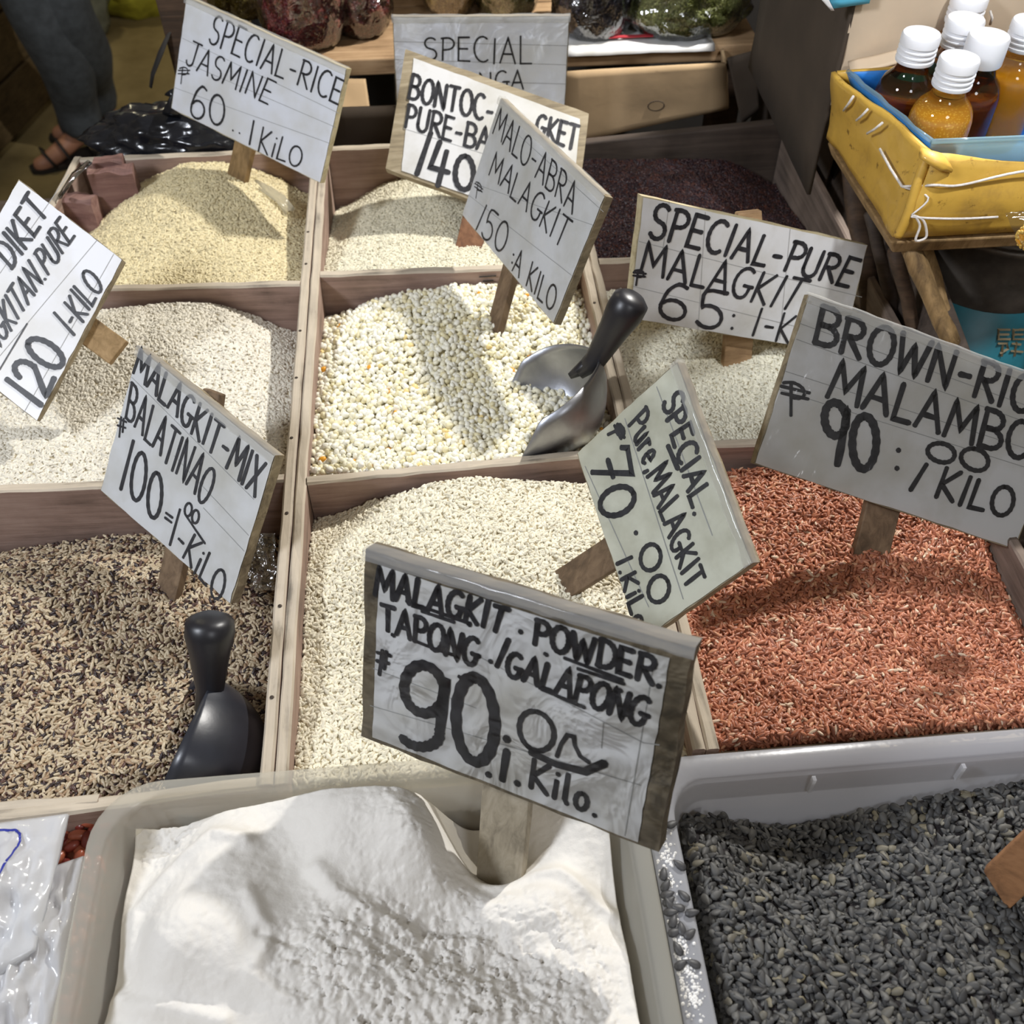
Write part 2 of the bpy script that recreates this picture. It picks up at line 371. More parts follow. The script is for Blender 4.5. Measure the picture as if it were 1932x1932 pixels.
def cubic(tbl, v, u):
    T = np.array(tbl, float); h, w_ = T.shape
    def cr(a, b, c, d, t): return .5 * ((2 * b) + (-a + c) * t + (2 * a - 5 * b + 4 * c - d) * t * t + (-a + 3 * b - 3 * c + d) * t ** 3)
    x = u * (w_ - 1); i = min(int(x), w_ - 2); fx = x - i
    y = v * (h - 1); j = min(int(y), h - 2); fy = y - j
    def row(k):
        k = max(0, min(h - 1, k)); g = lambda q: T[k, max(0, min(w_ - 1, q))]
        return cr(g(i - 1), g(i), g(i + 1), g(i + 2), fx)
    return cr(row(j - 1), row(j), row(j + 1), row(j + 2), fy)
def heap(name, label, cat, x0, x1, y0, y1, tbl, basemat, rim=RIM, n=56, amp=.0022, seed=0, y0r=None, floor_z=None):
    """tbl: depth in metres below the rim, rows from back to front, left to right"""
    vs = []; fs = []
    for j in range(n + 1):
        for i in range(n + 1):
            u = i / n; v = j / n
            x = x0 + (x1 - x0) * u; y = y1 + (y0 + ((y0r - y0) * u if y0r is not None else 0) - y1) * v
            d = cubic(tbl, v, u)
            z = rim - d + amp * noise.fractal(Vector((x * 28 + seed, y * 28, seed)), .6, 2, 3)
            vs.append(Vector((x, y, z)))
    for j in range(n):
        for i in range(n):
            a = j * (n + 1) + i
            fs.append((a + 1, a, a + n + 1, a + n + 2))
    # skirt down to the bottom of the bin, so that the heap is a body
    zb = floor_z if floor_z is not None else rim - .095
    border = [i for i in range(n + 1)] + [j * (n + 1) + n for j in range(1, n + 1)] + [n * (n + 1) + i for i in range(n - 1, -1, -1)] + [j * (n + 1) for j in range(n - 1, 0, -1)]
    k0 = len(vs); vs += [Vector((vs[b].x, vs[b].y, zb)) for b in border]; m_ = len(border)
    for q in range(m_): fs.append((border[q], border[(q + 1) % m_], k0 + (q + 1) % m_, k0 + q))
    o = mesh_obj(name, vs, fs, basemat, smooth=True)
    return tag(o, label, cat, kind='stuff')

# ------------------------------------------------------------------ setting: floor, dark back, stall bed
def floor_mat():
    m, t, b = nt('floor_concrete')
    n = ntex(t, coords(t), 3.5, 8, .65); 
    t.links.new(ramp(t, n, [(.3, (.14, .10, .035)), (.7, (.30, .23, .10))]), b.inputs['Base Color']); b.inputs['Roughness'].default_value = .7
    bump(t, b, ntex(t, coords(t), 30, 5), .3, .004); return m
o = mesh_obj('floor', [(-6, -3, 0), (6, -3, 0), (6, 8, 0), (-6, 8, 0), (-6, -3, -.1), (6, -3, -.1), (6, 8, -.1), (-6, 8, -.1)], [(0, 1, 2, 3), (7, 6, 5, 4), (0, 4, 5, 1), (1, 5, 6, 2), (2, 6, 7, 3), (3, 7, 4, 0)], floor_mat()); o['kind'] = 'structure'
wall_m = plain('back_wall_paint', (.07, .06, .045), .9, var=.3, vs=3)
o = MB().box((-6, 7.5, 0), (6, 7.7, 3)).build('wall_back', wall_m); o['kind'] = 'structure'

# ------------------------------------------------------------------ crates (three columns of bins)
def plank(name, a, b_, top, h, th, mat, parent, seed=0, rough_=.0008, seg=14, label=None):
    """board standing on edge between plan points a and b"""
    a = Vector((*a, 0)); b_ = Vector((*b_, 0)); d = (b_ - a); L_ = d.length; d.normalize(); nrm = Vector((-d.y, d.x, 0))
    vs = []; fs = []
    ch = th * .18
    prof = [(-th / 2, -h), (-th / 2, -ch), (-th / 2 + ch, 0), (th / 2 - ch, 0), (th / 2, -ch), (th / 2, -h)]
    for i in range(seg + 1):
        s = i / seg
        for (x, z) in prof:
            q = a + d * (L_ * s) + nrm * x; zz = top + z
            if z > -h:
                zz += rough_ * noise.noise(Vector((s * L_ * 60 + seed, x * 200, seed))) * 1.6
                q += nrm * rough_ * noise.noise(Vector((s * L_ * 45, seed + 7, z * 100)))
            vs.append(Vector((q.x, q.y, zz)))
    k = len(prof)
    for i in range(seg):
        for j in range(k):
            fs.append((i * k + j, i * k + (j + 1) % k, (i + 1) * k + (j + 1) % k, (i + 1) * k + j))
    fs += [tuple(range(k))[::-1], tuple(seg * k + j for j in range(k))]
    o = mesh_obj(name, vs, fs, mat, parent)
    if label: o['label'] = label
    return o
YB, Y12, Y23, YF = 1.195, .922, .632, .348
XL0, XD1, XD2, XR = -.430, -.1325, .1655, .462
TB = .010
def crate(label, xa, xb, ya_list, zs=0, YF=.338, ymat=None, splay=0):
    ymat = ymat or wood_pink_y
    t = thing('wooden_crate', label, 'crate', ((xa + xb) / 2, (YB + YF) / 2, RIM - .10), 'three wooden crates of bins nailed side by side')
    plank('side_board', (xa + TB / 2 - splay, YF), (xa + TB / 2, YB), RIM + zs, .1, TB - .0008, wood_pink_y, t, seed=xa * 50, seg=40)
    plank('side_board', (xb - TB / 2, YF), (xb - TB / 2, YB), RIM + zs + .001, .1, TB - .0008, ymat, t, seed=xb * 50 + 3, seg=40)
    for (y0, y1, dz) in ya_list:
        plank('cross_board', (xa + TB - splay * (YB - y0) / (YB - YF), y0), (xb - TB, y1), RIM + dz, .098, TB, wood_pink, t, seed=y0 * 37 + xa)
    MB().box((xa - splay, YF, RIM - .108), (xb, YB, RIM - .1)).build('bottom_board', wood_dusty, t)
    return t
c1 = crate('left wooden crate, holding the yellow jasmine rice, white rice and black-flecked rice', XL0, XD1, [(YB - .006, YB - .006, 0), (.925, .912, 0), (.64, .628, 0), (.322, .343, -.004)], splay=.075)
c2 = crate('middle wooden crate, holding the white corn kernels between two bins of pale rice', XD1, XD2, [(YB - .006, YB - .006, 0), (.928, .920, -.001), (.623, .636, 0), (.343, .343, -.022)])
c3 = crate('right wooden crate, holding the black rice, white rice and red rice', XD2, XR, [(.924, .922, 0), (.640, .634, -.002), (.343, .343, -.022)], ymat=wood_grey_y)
# nails along the tops of the double dividers, pencil marks
for par, xs in ((c1, XD1 - TB / 2), (c2, XD2 - TB / 2)):
    for yy in np.arange(.42, 1.15, .085):
        nb = MB().lathe([(.0014, -.002), (.0016, .0008), (0, .0011)], (xs + random.uniform(-.001, .001), yy + random.uniform(-.02, .02), RIM + .0006), 8)
        nb.build('nail', staple_mat, par)
# tall dusty boards around the black rice bin
t = thing('backboard', 'tall dusty brown board standing behind the black rice', 'board', (.32, 1.2, RIM - .1))
bt0, bt1 = atY(1085, 266, 1.215), atY(1530, 212, 1.215)
bevel(MB().hexa([(XD2, 1.197, .78), (.56, 1.197, .78), (.56, 1.21, .78), (XD2, 1.21, .78)], [(XD2, 1.205, bt0.z), (.56, 1.205, bt1.z), (.56, 1.218, bt1.z), (XD2, 1.218, bt0.z)]).build('panel', wood_dusty, t), .002)
t = thing('side_panel', 'dark brown board leaning along the right side of the black rice bin', 'board', (.49, .95, RIM - .1))
bevel(MB().hexa([(.466, .66, .80), (.476, .66, .80), (.476, 1.19, .80), (.466, 1.19, .80)], [(.478, .66, .905), (.488, .66, .905), (.53, 1.19, .96), (.52, 1.19, .96)]).build('panel', wood_dusty, t), .002)
MB().box((.478, .9, .80), (.492, .93, .93)).build('batten', wood_dusty, t)

# base table under everything
t = thing('stall_table', 'rough wooden stall table carrying the crates and plastic tubs', 'table', (0, .6, 0))
for k in range(9):
    y = .02 + k * .145
    bevel(MB().box((-.62, y, .735), (.78, y + .138, .755)).build('table_plank', wood_dusty, t), .002)
for x in (-.55, .7):
    for y in (.08, 1.25): bevel(MB().box((x - .03, y - .03, 0), (x + .03, y + .03, .735)).build('leg', wood_dark, t), .003)
for (x0, x1) in ((XL0, XD1), (XD1, XD2), (XD2, XR)):
    MB().box((x0 + .01, .40, .755), (x1 - .01, 1.15, RIM - .108)).build('riser_block', wood_dark, t)

# ------------------------------------------------------------------ heaps of grain
rice_col = lambda a: [(0, tuple(c * .80 for c in a)), (.5, a), (1, tuple(min(1, c * 1.12) for c in a))]
rice_yel = grain_mat('rice_yellow', rice_col((.70, .61, .38)), .45)
rice_cream = grain_mat('rice_cream', rice_col((.72, .68, .53)), .5)
rice_white = grain_mat('rice_white', rice_col((.76, .72, .62)), .5)
rice_glut = grain_mat('rice_glutinous', rice_col((.80, .75, .60)), .5)
rice_white2 = grain_mat('rice_bright', rice_col((.80, .77, .63)), .5)
rice_mixed = grain_mat('rice_mixed', [(0, (.035, .022, .022)), (.16, (.09, .045, .035)), (.27, (.34, .23, .14)), (.40, (.46, .37, .25)), (.8, (.56, .47, .33))], .45, 'CONSTANT')
rice_black = grain_mat('rice_black', [(0, (.022, .012, .018)), (.6, (.035, .018, .024)), (.92, (.09, .03, .02))], .35)
rice_red = grain_mat('rice_red', [(0, (.22, .075, .04)), (.4, (.40, .14, .075)), (.8, (.52, .20, .11)), (.93, (.60, .30, .17)), (.985, (.68, .52, .38))], .42)
corn_mat = grain_mat('corn_white', [(0, (.76, .69, .44)), (.16, (.84, .80, .62)), (.5, (.87, .85, .74)), (.985, (.82, .64, .28)), (.996, (.80, .36, .02))], .4, 'CONSTANT')
seed_black = grain_mat('seed_black', [(0, (.028, .028, .029)), (.5, (.060, .060, .060)), (.9, (.105, .104, .10)), (.99, (.17, .15, .10))], .6)
bean_red = grain_mat('bean_red', [(0, (.14, .02, .015)), (.6, (.26, .05, .03)), (1, (.4, .12, .06))], .3)
under_pale = plain('under_rice', (.40, .34, .22), .9)
under_corn = plain('under_corn', (.42, .36, .2), .9)
under_dark = plain('under_dark', (.10, .06, .04), .9)
under_black = plain('under_black', (.012, .009, .01), .9)
under_red = plain('under_red', (.20, .06, .03), .9)

C1 = (XL0 + TB + .0005, XD1 - TB - .0005); C2 = (XD1 + TB + .0005, XD2 - TB - .0005); C3 = (XD2 + TB + .0005, XR - TB - .0005)
R1 = (.936, 1.182); R2 = (.645, .914); R3 = (.350, .621)
h = heap('jasmine_rice', 'pale yellow long-grain rice heaped in the far left bin', 'rice', *C1, *R1,
     [[.060, .030, .008, .022, .062], [.055, .014, -.004, .010, .058], [.045, .016, .004, .018, .045], [.030, .018, .014, .020, .034], [.020, .015, .014, .016, .025]], under_pale, seed=1)
scatter_mod(h, (.0074, .0021, .0019), 220000, rice_yel, shape='long', seed=11)
h = heap('bontoc_rice', 'off-white rice in the far middle bin, half in the shade of its sign', 'rice', *C2, *R1,
     [[.082, .048, .040, .040, .040], [.060, .040, .030, .030, .032], [.045, .030, .022, .024, .03], [.030, .022, .020, .020, .022], [.018, .015, .014, .014, .016]], under_pale, seed=2)
scatter_mod(h, (.0064, .0025, .0022), 230000, rice_cream, seed=12)
h = heap('black_rice', 'black rice heaped in the far right bin under the dark shelf', 'rice', C3[0], C3[1], *R1,
     [[.026, .031, .034, .040, .075], [.022, .022, .028, .042, .07], [.022, .020, .026, .040, .06], [.022, .018, .024, .035, .05], [.018, .016, .022, .030, .04]], under_black, seed=3)
scatter_mod(h, (.0062, .0022, .0020), 260000, rice_black, seed=13)
h = heap('white_rice', 'white glutinous rice mounded in the second bin of the left crate', 'rice', C1[0] - .048, C1[1], R2[0], .906,
     [[.035, .022, .016, .022, .066], [.022, .010, .006, .020, .050], [.030, .026, .020, .026, .044], [.030, .022, .022, .026, .036], [.020, .016, .016, .02, .026]], under_pale, seed=4)
scatter_mod(h, (.0062, .0026, .0024), 220000, rice_white, seed=14)
h = heap('corn_kernels', 'white hulled corn kernels with a few yellow ones in the centre bin', 'corn', C2[0], C2[1], R2[0] - .004, .914,
     [[.050, .030, .018, .022, .032], [.034, .020, .014, .020, .030], [.028, .026, .024, .028, .032], [.022, .022, .022, .028, .030], [.014, .014, .016, .018, .022]], under_corn, seed=5)
scatter_mod(h, (.0074, .0058, .0050), 82000, corn_mat, tilt=1.2, lift=.0022, shape='kernel', seed=15)
h = heap('special_rice', 'bright white rice in the bin below the 65 sign', 'rice', C3[0], C3[1], R2[0] + .002, R2[1],
     [[.035, .030, .028, .035, .05], [.026, .016, .014, .020, .04], [.028, .020, .018, .022, .03], [.024, .020, .018, .020, .02], [.014, .012, .012, .014, .016]], under_pale, seed=6)
scatter_mod(h, (.0062, .0025, .0023), 225000, rice_white2, seed=16)
h = heap('mixed_rice', 'white rice mixed with black grains in the near left bin', 'rice', C1[0] - .055, C1[1], .332, R3[1],
     [[.080, .066, .056, .060, .072], [.050, .034, .036, .050, .070], [.046, .040, .046, .055, .066], [.042, .045, .050, .056, .062], [.030, .034, .044, .05, .05]], under_dark, seed=7, y0r=.350)
scatter_mod(h, (.0074, .0024, .0021), 190000, rice_mixed, shape='long', tilt=.7, lift=.0008, seed=17)
h = heap('malagkit_rice', 'cream glutinous rice in the near middle bin behind the powder sign', 'rice', C2[0], C2[1], R3[0] - .004, .614,
     [[.043, .018, .002, .014, .022], [.026, .012, .006, .012, .020], [.026, .022, .020, .024, .026], [.026, .024, .024, .026, .028], [.016, .015, .015, .018, .020]], under_pale, seed=8)
scatter_mod(h, (.0066, .0026, .0024), 190000, rice_glut, tilt=.6, seed=18)
h = heap('red_rice', 'reddish brown unpolished rice heaped in the near right bin', 'rice', C3[0], C3[1], *R3,
     [[.024, .022, .018, .018, .030], [.026, .018, .008, .006, .020], [.030, .020, .014, .020, .034], [.026, .022, .022, .032, .036], [.015, .014, .014, .015, .016]], under_red, seed=9, amp=.003)
scatter_mod(h, (.0090, .0025, .0023), 150000, rice_red, shape='long', tilt=.6, lift=.0007, seed=19)

# ------------------------------------------------------------------ lettering: stroke glyphs, cell height 1, baseline 0
def arc(cx, cy, rx, ry, a0, a1, n=12): return [(cx + rx * math.cos(math.radians(a0 + (a1 - a0) * i / n)), cy + ry * math.sin(math.radians(a0 + (a1 - a0) * i / n))) for i in range(n + 1)]
G = {
 'A': (.75, [[(0, 0), (.36, 1), (.72, 0)], [(.14, .36), (.6, .36)]]),
 'B': (.68, [[(.04, 0), (.06, 1)], [(.02, 1)] + arc(.3, .76, .3, .24, 90, -80, 8) + [(.1, .5)], [(.1, .52)] + arc(.3, .26, .36, .26, 80, -90, 8) + [(.02, 0)]]),
 'C': (.68, [arc(.4, .5, .38, .5, 55, 305, 14)]),
 'D': (.7, [[(.05, 0), (.05, 1)], [(0, 1)] + arc(.2, .5, .48, .5, 85, -85, 10) + [(0, 0)]]),
 'E': (.6, [[(.55, 1), (.05, 1), (.03, 0), (.56, 0)], [(.04, .52), (.46, .52)]]),
 'G': (.75, [arc(.4, .5, .38, .5, 55, 300, 14) + [(.66, .2), (.68, .42)], [(.44, .42), (.8, .42)]]),
 'I': (.2, [[(.1, 1), (.08, 0)]]),
 'J': (.62, [[(.1, 1), (.66, 1)], [(.42, 1), (.42, .25)] + arc(.22, .22, .2, .2, 0, -170, 8)]),
 'K': (.66, [[(.05, 1), (.05, 0)], [(.58, 1), (.08, .45), (.62, 0)]]),
 'L': (.56, [[(.06, 1), (.04, 0), (.54, .02)]]),
 'M': (.9, [[(.0, 0), (.12, 1), (.44, .3), (.76, 1), (.88, 0)]]),
 'N': (.74, [[(.04, 0), (.06, 1), (.66, 0), (.68, 1)]]),
 'O': (.76, [arc(.38, .5, .36, .5, 95, 460, 20)]),
 'P': (.62, [[(.08, 0), (.08, 1)], [(.0, .98)] + arc(.26, .74, .34, .26, 90, -90, 8) + [(.08, .46)]]),
 'R': (.68, [[(.06, 0), (.06, 1)], [(.0, .98)] + arc(.28, .75, .32, .25, 90, -90, 8) + [(.1, .5)], [(.2, .5), (.66, 0)]]),
 'S': (.62, [arc(.33, .75, .27, .25, 40, 235, 10) + [(.32, .5)] + arc(.3, .25, .28, .25, 60, -150, 10)]),
 'T': (.66, [[(0, .98), (.66, 1)], [(.34, 1), (.32, 0)]]),
 'U': (.7, [[(.04, 1), (.04, .3)] + arc(.34, .3, .3, .3, 180, 360, 10) + [(.64, 1)]]),
 'W': (.95, [[(0, 1), (.22, 0), (.46, .75), (.7, 0), (.94, 1)]]),
 'X': (.66, [[(0, 1), (.64, 0)], [(.62, 1), (.02, 0)]]),
 '0': (.74, [arc(.37, .5, .33, .48, 100, 465, 20)]),
 '1': (.26, [[(.16, 1), (.1, 0)]]),
 '2': (.7, [arc(.34, .7, .3, .3, 170, -30, 10) + [(.1, .06), (.16, 0), (.7, .05)]]),
 '4': (.74, [[(.18, 1), (.06, .3), (.72, .34)], [(.5, .85), (.46, -.1)]]),
 '5': (.68, [[(.66, 1), (.16, .98), (.12, .56)] + arc(.3, .3, .32, .3, 110, -140, 10)]),
 '6': (.7, [[(.6, .93), (.4, 1), (.18, .78), (.06, .4)] + arc(.34, .27, .29, .27, 165, 510, 16)]),
 '7': (.72, [[(.04, .86), (.1, 1), (.7, .98), (.34, 0)], [(.2, .46), (.62, .5)]]),
 '9': (.68, [[(.62, .92)] + arc(.34, .72, .28, .27, 35, 350, 16) + [(.62, .9), (.56, .4), (.5, 0)]]),
 '-': (.5, [[(.08, .42), (.4, .44)]]), '.': (.24, [[(.1, .04), (.12, .02)]]), ',': (.24, [[(.14, .08), (.06, -.12)]]),
 ':': (.3, [[(.14, .66), (.16, .64)], [(.12, .18), (.14, .16)]]), ' ': (.4, []), '/': (.4, [[(.36, 1.05), (0, -.05)]]), '=': (.5, [[(.05, .62), (.42, .64)], [(.05, .34), (.42, .36)]]),
 '$': (.8, [[(.26, 0), (.3, 1)], [(.08, .92), (.3, 1)] + arc(.4, .78, .28, .22, 80, -90, 8) + [(.3, .55)], [(0, .8), (.82, .84)], [(0, .6), (.8, .64)]]),
 '#': (.9, [[(.3, 0), (.36, 1)], [(.6, .3), (.62, 1)], [(.05, .86), (.9, .9)], [(.05, .52), (.85, .58)]]),
 'u': (.5, [[(.04, .62), (.06, .15), (.22, 0), (.38, .14), (.42, .62), (.44, 0)]]), 'r': (.4, [[(.06, .62), (.08, 0)], [(.08, .4), (.2, .6), (.36, .58)]]),
 'e': (.52, [[(.08, .32), (.42, .36)] + arc(.25, .33, .19, .3, 10, 310, 10)]),
 'i': (.2, [[(.1, .62), (.09, 0)], [(.1, .88), (.12, .87)]]), 'l': (.26, [[(.1, 1.05), (.1, .12), (.2, 0)]]), 'o': (.5, [arc(.24, .3, .2, .28, 90, 450, 14)]),
}
G['9b'] = (.8, [[(.72, .80)] + arc(.38, .70, .34, .29, 30, 360, 18) + [(.72, .85), (.70, .3)] + arc(.36, .18, .34, .2, 10, -140, 10)])
def smooth_poly(pts, closed_thresh=4):
    if len(pts) < closed_thresh: return pts
    out = []
    for i in range(len(pts) - 1):
        p0 = pts[max(i - 1, 0)]; p1 = pts[i]; p2 = pts[i + 1]; p3 = pts[min(i + 2, len(pts) - 1)]
        for k in range(3):
            t = k / 3
            out.append(tuple(.5 * ((2 * b) + (-a + c) * t + (2 * a - 5 * b + 4 * c - d) * t * t + (-a + 3 * b - 3 * c + d) * t ** 3) for a, b, c, d in zip(p0, p1, p2, p3)))
    out.append(pts[-1]); return out
def ribbon(mb, pts, wd, nrm, lift):
    """flat stroke of width wd along 3D points, with round ends"""
    pts = [p for i, p in enumerate(pts) if i == 0 or (p - pts[i - 1]).length > 1e-5]
    if len(pts) < 2: return
    d0 = (pts[1] - pts[0]).normalized(); d1 = (pts[-1] - pts[-2]).normalized(); r = wd / 2
    P_ = [(pts[0] - d0 * r * .8, .45), (pts[0] - d0 * r * .45, .8)]
    for i, p in enumerate(pts): P_.append((p, 1.0))
    P_ += [(pts[-1] + d1 * r * .45, .8), (pts[-1] + d1 * r * .8, .45)]
    vs = []; k = len(P_)
    for i, (p, s) in enumerate(P_):
        a = P_[max(i - 1, 0)][0]; c = P_[min(i + 1, k - 1)][0]
        t1 = (p - a); t2 = (c - p)
        t1 = t1.normalized() if t1.length > 1e-7 else t2.normalized(); t2 = t2.normalized() if t2.length > 1e-7 else t1
        t = (t1 + t2); t = t.normalized() if t.length > 1e-4 else t1
        sd = nrm.cross(t).normalized(); m_ = 1 / max(.6, abs(t.dot(t1)))
        ww = r * s * m_ * (1 + .10 * math.sin(i * 1.7 + len(mb.v)))
        vs += [p + sd * ww + nrm * lift, p - sd * ww + nrm * lift]
    mb.add(vs, [(2 * i, 2 * i + 1, 2 * i + 3, 2 * i + 2) for i in range(k - 1)])

glare_mat = haze_plastic('glare_haze', (.72, .74, .76), .35, .12)  # pale haze for the glare strips on the sign tops
class Sign:
    def __init__(s, label, corners, base, scale_k=1.0, th=.008, paper=None, pmat=None, bmat=None, post=None, post_w=.024, post_mat=None, film_on=True, post_ext=.028, rough_edge=.0012):
        r = [ray(*k) for k in corners]
        A = np.array([[-r[1][i], r[2][i], -r[3][i]] for i in range(3)]); d = np.linalg.solve(A, -np.array(r[0]))
        pts = [r[0], r[1] * d[0], r[2] * d[1], r[3] * d[2]]
        n = (pts[1] - pts[0]).cross(pts[3] - pts[0]).normalized()   # points away from the viewer
        X = P(base[0], base[1], base[2])
        k = n.dot(X - CAM) / n.dot(pts[0]) * scale_k
        s.c = [CAM + p * k for p in pts]; s.n = -n; s.base = X
        s.root = thing('price_sign', label, 'sign', X, 'hand-lettered price signs on stakes')
        a, b, c, d_ = s.c
        # board with slightly ragged outline
        nx, ny = 14, 8; ring = []
        def lerp2(u, v): return (a * (1 - u) + b * u) * (1 - v) + (d_ * (1 - u) + c * u) * v
        s.lerp = lerp2
        for i in range(nx): ring.append((i / nx, 0))
        for i in range(ny): ring.append((1, i / ny))
        for i in range(nx): ring.append((1 - i / nx, 1))
        for i in range(ny): ring.append((0, 1 - i / ny))
        def rj(q):
            d3 = Vector([noise.noise(Vector((q.x * 70 + k_ * 9, q.y * 70, q.z * 70))) * rough_edge for k_ in range(3)]); return q + d3 - s.n * s.n.dot(d3)
        fr = [rj(lerp2(*q)) for q in ring]; bk = [q - s.n * th for q in fr]; m_ = len(fr)
        fr2 = [q - s.n * .0002 for q in fr]
        fs = [tuple(range(m_))[::-1], tuple(m_ + i for i in range(m_))] + [(i, (i + 1) % m_, m_ + (i + 1) % m_, m_ + i) for i in range(m_)]
        mesh_obj('board', fr2 + bk, fs, bmat or board_edge, s.root)
        # paper
        pq = [s.onplane(*q) for q in paper] if paper else [lerp2(.004, .006), lerp2(.996, .006), lerp2(.996, .994), lerp2(.004, .994)]
        g = MB(); gn = 16; vs = []
        for j in range(gn + 1):
            for i in range(gn + 1):
                u, v = i / gn, j / gn
                q = (pq[0] * (1 - u) + pq[1] * u) * (1 - v) + (pq[3] * (1 - u) + pq[2] * u) * v
                if i in (0, gn) or j in (0, gn): d3 = Vector([noise.noise(Vector((q.x * 90 + k_ * 5, q.y * 90, q.z * 90))) * .0009 for k_ in range(3)]); q = q + d3 - s.n * s.n.dot(d3)
                vs.append(q + s.n * .0006)
        g.add(vs, [(j * (gn + 1) + i, (j + 1) * (gn + 1) + i, (j + 1) * (gn + 1) + i + 1, j * (gn + 1) + i + 1) for j in range(gn) for i in range(gn)])
        mesh_obj('paper', g.v, g.f, pmat or paper_grey, s.root, True)
        if film_on:
            vs = []; gx, gy = 44, 28; f0 = s.n * .0022
            for j in range(gy + 1):
                for i in range(gx + 1):
                    q = lerp2(-.006 + 1.012 * i / gx, -.006 + 1.012 * j / gy)
                    vs.append(q + f0 + s.n * .0008 * noise.fractal(q * 45 + Vector((X.x * 30, 0, 0)), .7, 2, 3))
            mesh_obj('plastic_wrap', vs, [(j * (gx + 1) + i, (j + 1) * (gx + 1) + i, (j + 1) * (gx + 1) + i + 1, j * (gx + 1) + i + 1) for j in range(gy) for i in range(gx)], film, s.root, True)
            e0 = []
            for i in range(25):
                q = lerp2(-.004 + 1.008 * i / 24, 0)
                dn_ = (d_ - a).normalized()
                for (dv, dnn) in ((.0065, .0024), (.002, .0030), (-.0016, .0020), (-.0018, -th * .6)):
                    e0.append(q + dn_ * (dv + .0012 * noise.noise(q * 80)) + s.n * (dnn + .0007 * noise.noise(q * 140 + Vector((dv * 900, 0, 0)))))
            mesh_obj('glare_edge', e0, [(i * 4 + j, i * 4 + j + 1, i * 4 + j + 5, i * 4 + j + 4) for i in range(24) for j in range(3)], glare_mat, s.root, True)  # strip added to imitate the whitish glare along the top edge
        # post, flat stake behind the board
        if post:
            (bx, by), (tx, ty) = post
            off = -s.n * (th + .0045)
            def on(px, py):
                rr = ray(px, py); o0 = s.c[0] + off; return CAM + rr * (s.n.dot(o0 - CAM) / s.n.dot(rr))
            B, T = on(bx, by), on(tx, ty); dr = (B - T).normalized(); B2 = B + dr * post_ext
            sd = dr.cross(s.n).normalized() * (post_w / 2); fn = s.n * .004
            segs = 10; vs = []
            for i in range(segs + 1):
                q = T.lerp(B2, i / segs); w_ = 1 + .05 * noise.noise(q * 60)
                if i == 0: w_ *= .8
                vs += [q - sd * w_ - fn, q + sd * w_ - fn, q + sd * w_ + fn, q - sd * w_ + fn]
            fs = [(3, 2, 1, 0), tuple(segs * 4 + j for j in range(4))] + [(i * 4 + j, i * 4 + (j + 1) % 4, i * 4 + 4 + (j + 1) % 4, i * 4 + 4 + j) for i in range(segs) for j in range(4)]
            bevel(mesh_obj('stake', vs, fs, post_mat or wood_post, s.root), .001)
    def onplane(s, px, py, lift=0):
        rr = ray(px, py); return CAM + rr * (s.n.dot(s.c[0] - CAM) / s.n.dot(rr)) + s.n * lift
    def text(s, txt, q, wd=.0022, mat=None):
        """q: baseline start, baseline end, top end, top start (where the words were measured)"""
        c = [s.onplane(*k) for k in q]
        glyphs = []
        i = 0
        while i < len(txt):
            k = txt[i]; i += 1
            if k == '9' and i < len(txt) and txt[i] == 'b': k = '9b'; i += 1
            glyphs.append(k)
        gap = .16; tot = sum(G[k][0] + gap for k in glyphs) - gap
        mb = MB(); x = 0
        for k in glyphs:
            w_, st = G[k]; jy = random.uniform(-.03, .03); js = random.uniform(.97, 1.04); sk = random.uniform(-.04, .04)
            for line in st:
                L = smooth_poly(line) if len(line) > 5 else line
                pp = []
                for (gx, gy) in L:
                    u = (x + gx * js + gy * sk) / tot; v = gy * js + jy
                    pp.append((c[0] * (1 - u) + c[1] * u) * (1 - v) + (c[3] * (1 - u) + c[2] * u) * v)
                if len(pp) == 2: pp = [pp[0].lerp(pp[1], t_) for t_ in (0, .33, .66, 1)]
                elif len(L) <= 5:
                    qq = []
                    for a_, b_ in zip(pp[:-1], pp[1:]): qq += [a_, a_.lerp(b_, .04), a_.lerp(b_, .96)]
                    pp = qq + [pp[-1]]
                ribbon(mb, pp, wd, s.n, .0011 + .00002 * (len(mb.v) % 7))
            x += w_ + gap
        if mb.v: mb.build('lettering', mat or ink, s.root)
    def stroke(s, pts, wd=.0022, name='pen_line', mat=None, lift=.0012):
        pp = [s.onplane(*k) for k in pts]
        if len(pp) == 2: pp = [pp[0].lerp(pp[1], t_) for t_ in (0, .3, .6, 1)]
        mb = MB(); ribbon(mb, pp, wd, s.n, lift); mb.build(name, mat or ink, s.root)
    def seams(s, L, wd=.0005):
        for a_, b_ in L:
            s.stroke([a_, b_], wd, 'paper_fold', seam, .00085)

s = Sign('tilted sign reading SPECIAL-RICE JASMINE, standing in the yellow rice at the far left', [(352, -6), (655, 130), (605, 346), (323, 205)], (442, 378, .855), paper=None, pmat=paper_white, bmat=board_pale, post=((440, 375), (480, 200)), post_w=.028, post_mat=wood_stick, th=.007)
s.text('SPECIAL-RICE', [(393, 80), (640, 198), (652, 153), (408, 28)], .0024)
s.text('JASMINE', [(350, 122), (507, 197), (522, 157), (362, 78)], .0022)
s.text('$', [(336, 158), (356, 160), (360, 128), (338, 127)], .0014)
s.text('60', [(357, 218), (424, 240), (430, 182), (365, 158)], .0028)
s.text('..', [(437, 245), (457, 253), (460, 230), (441, 222)], .0022)
s.text('1', [(467, 272), (479, 272), (483, 228), (470, 228)], .0026)
s.text('KiLO', [(487, 285), (566, 317), (576, 283), (496, 240)], .0022)
s.seams([((345, 72), (641, 214)), ((336, 112), (634, 240)), ((329, 165), (622, 270))])

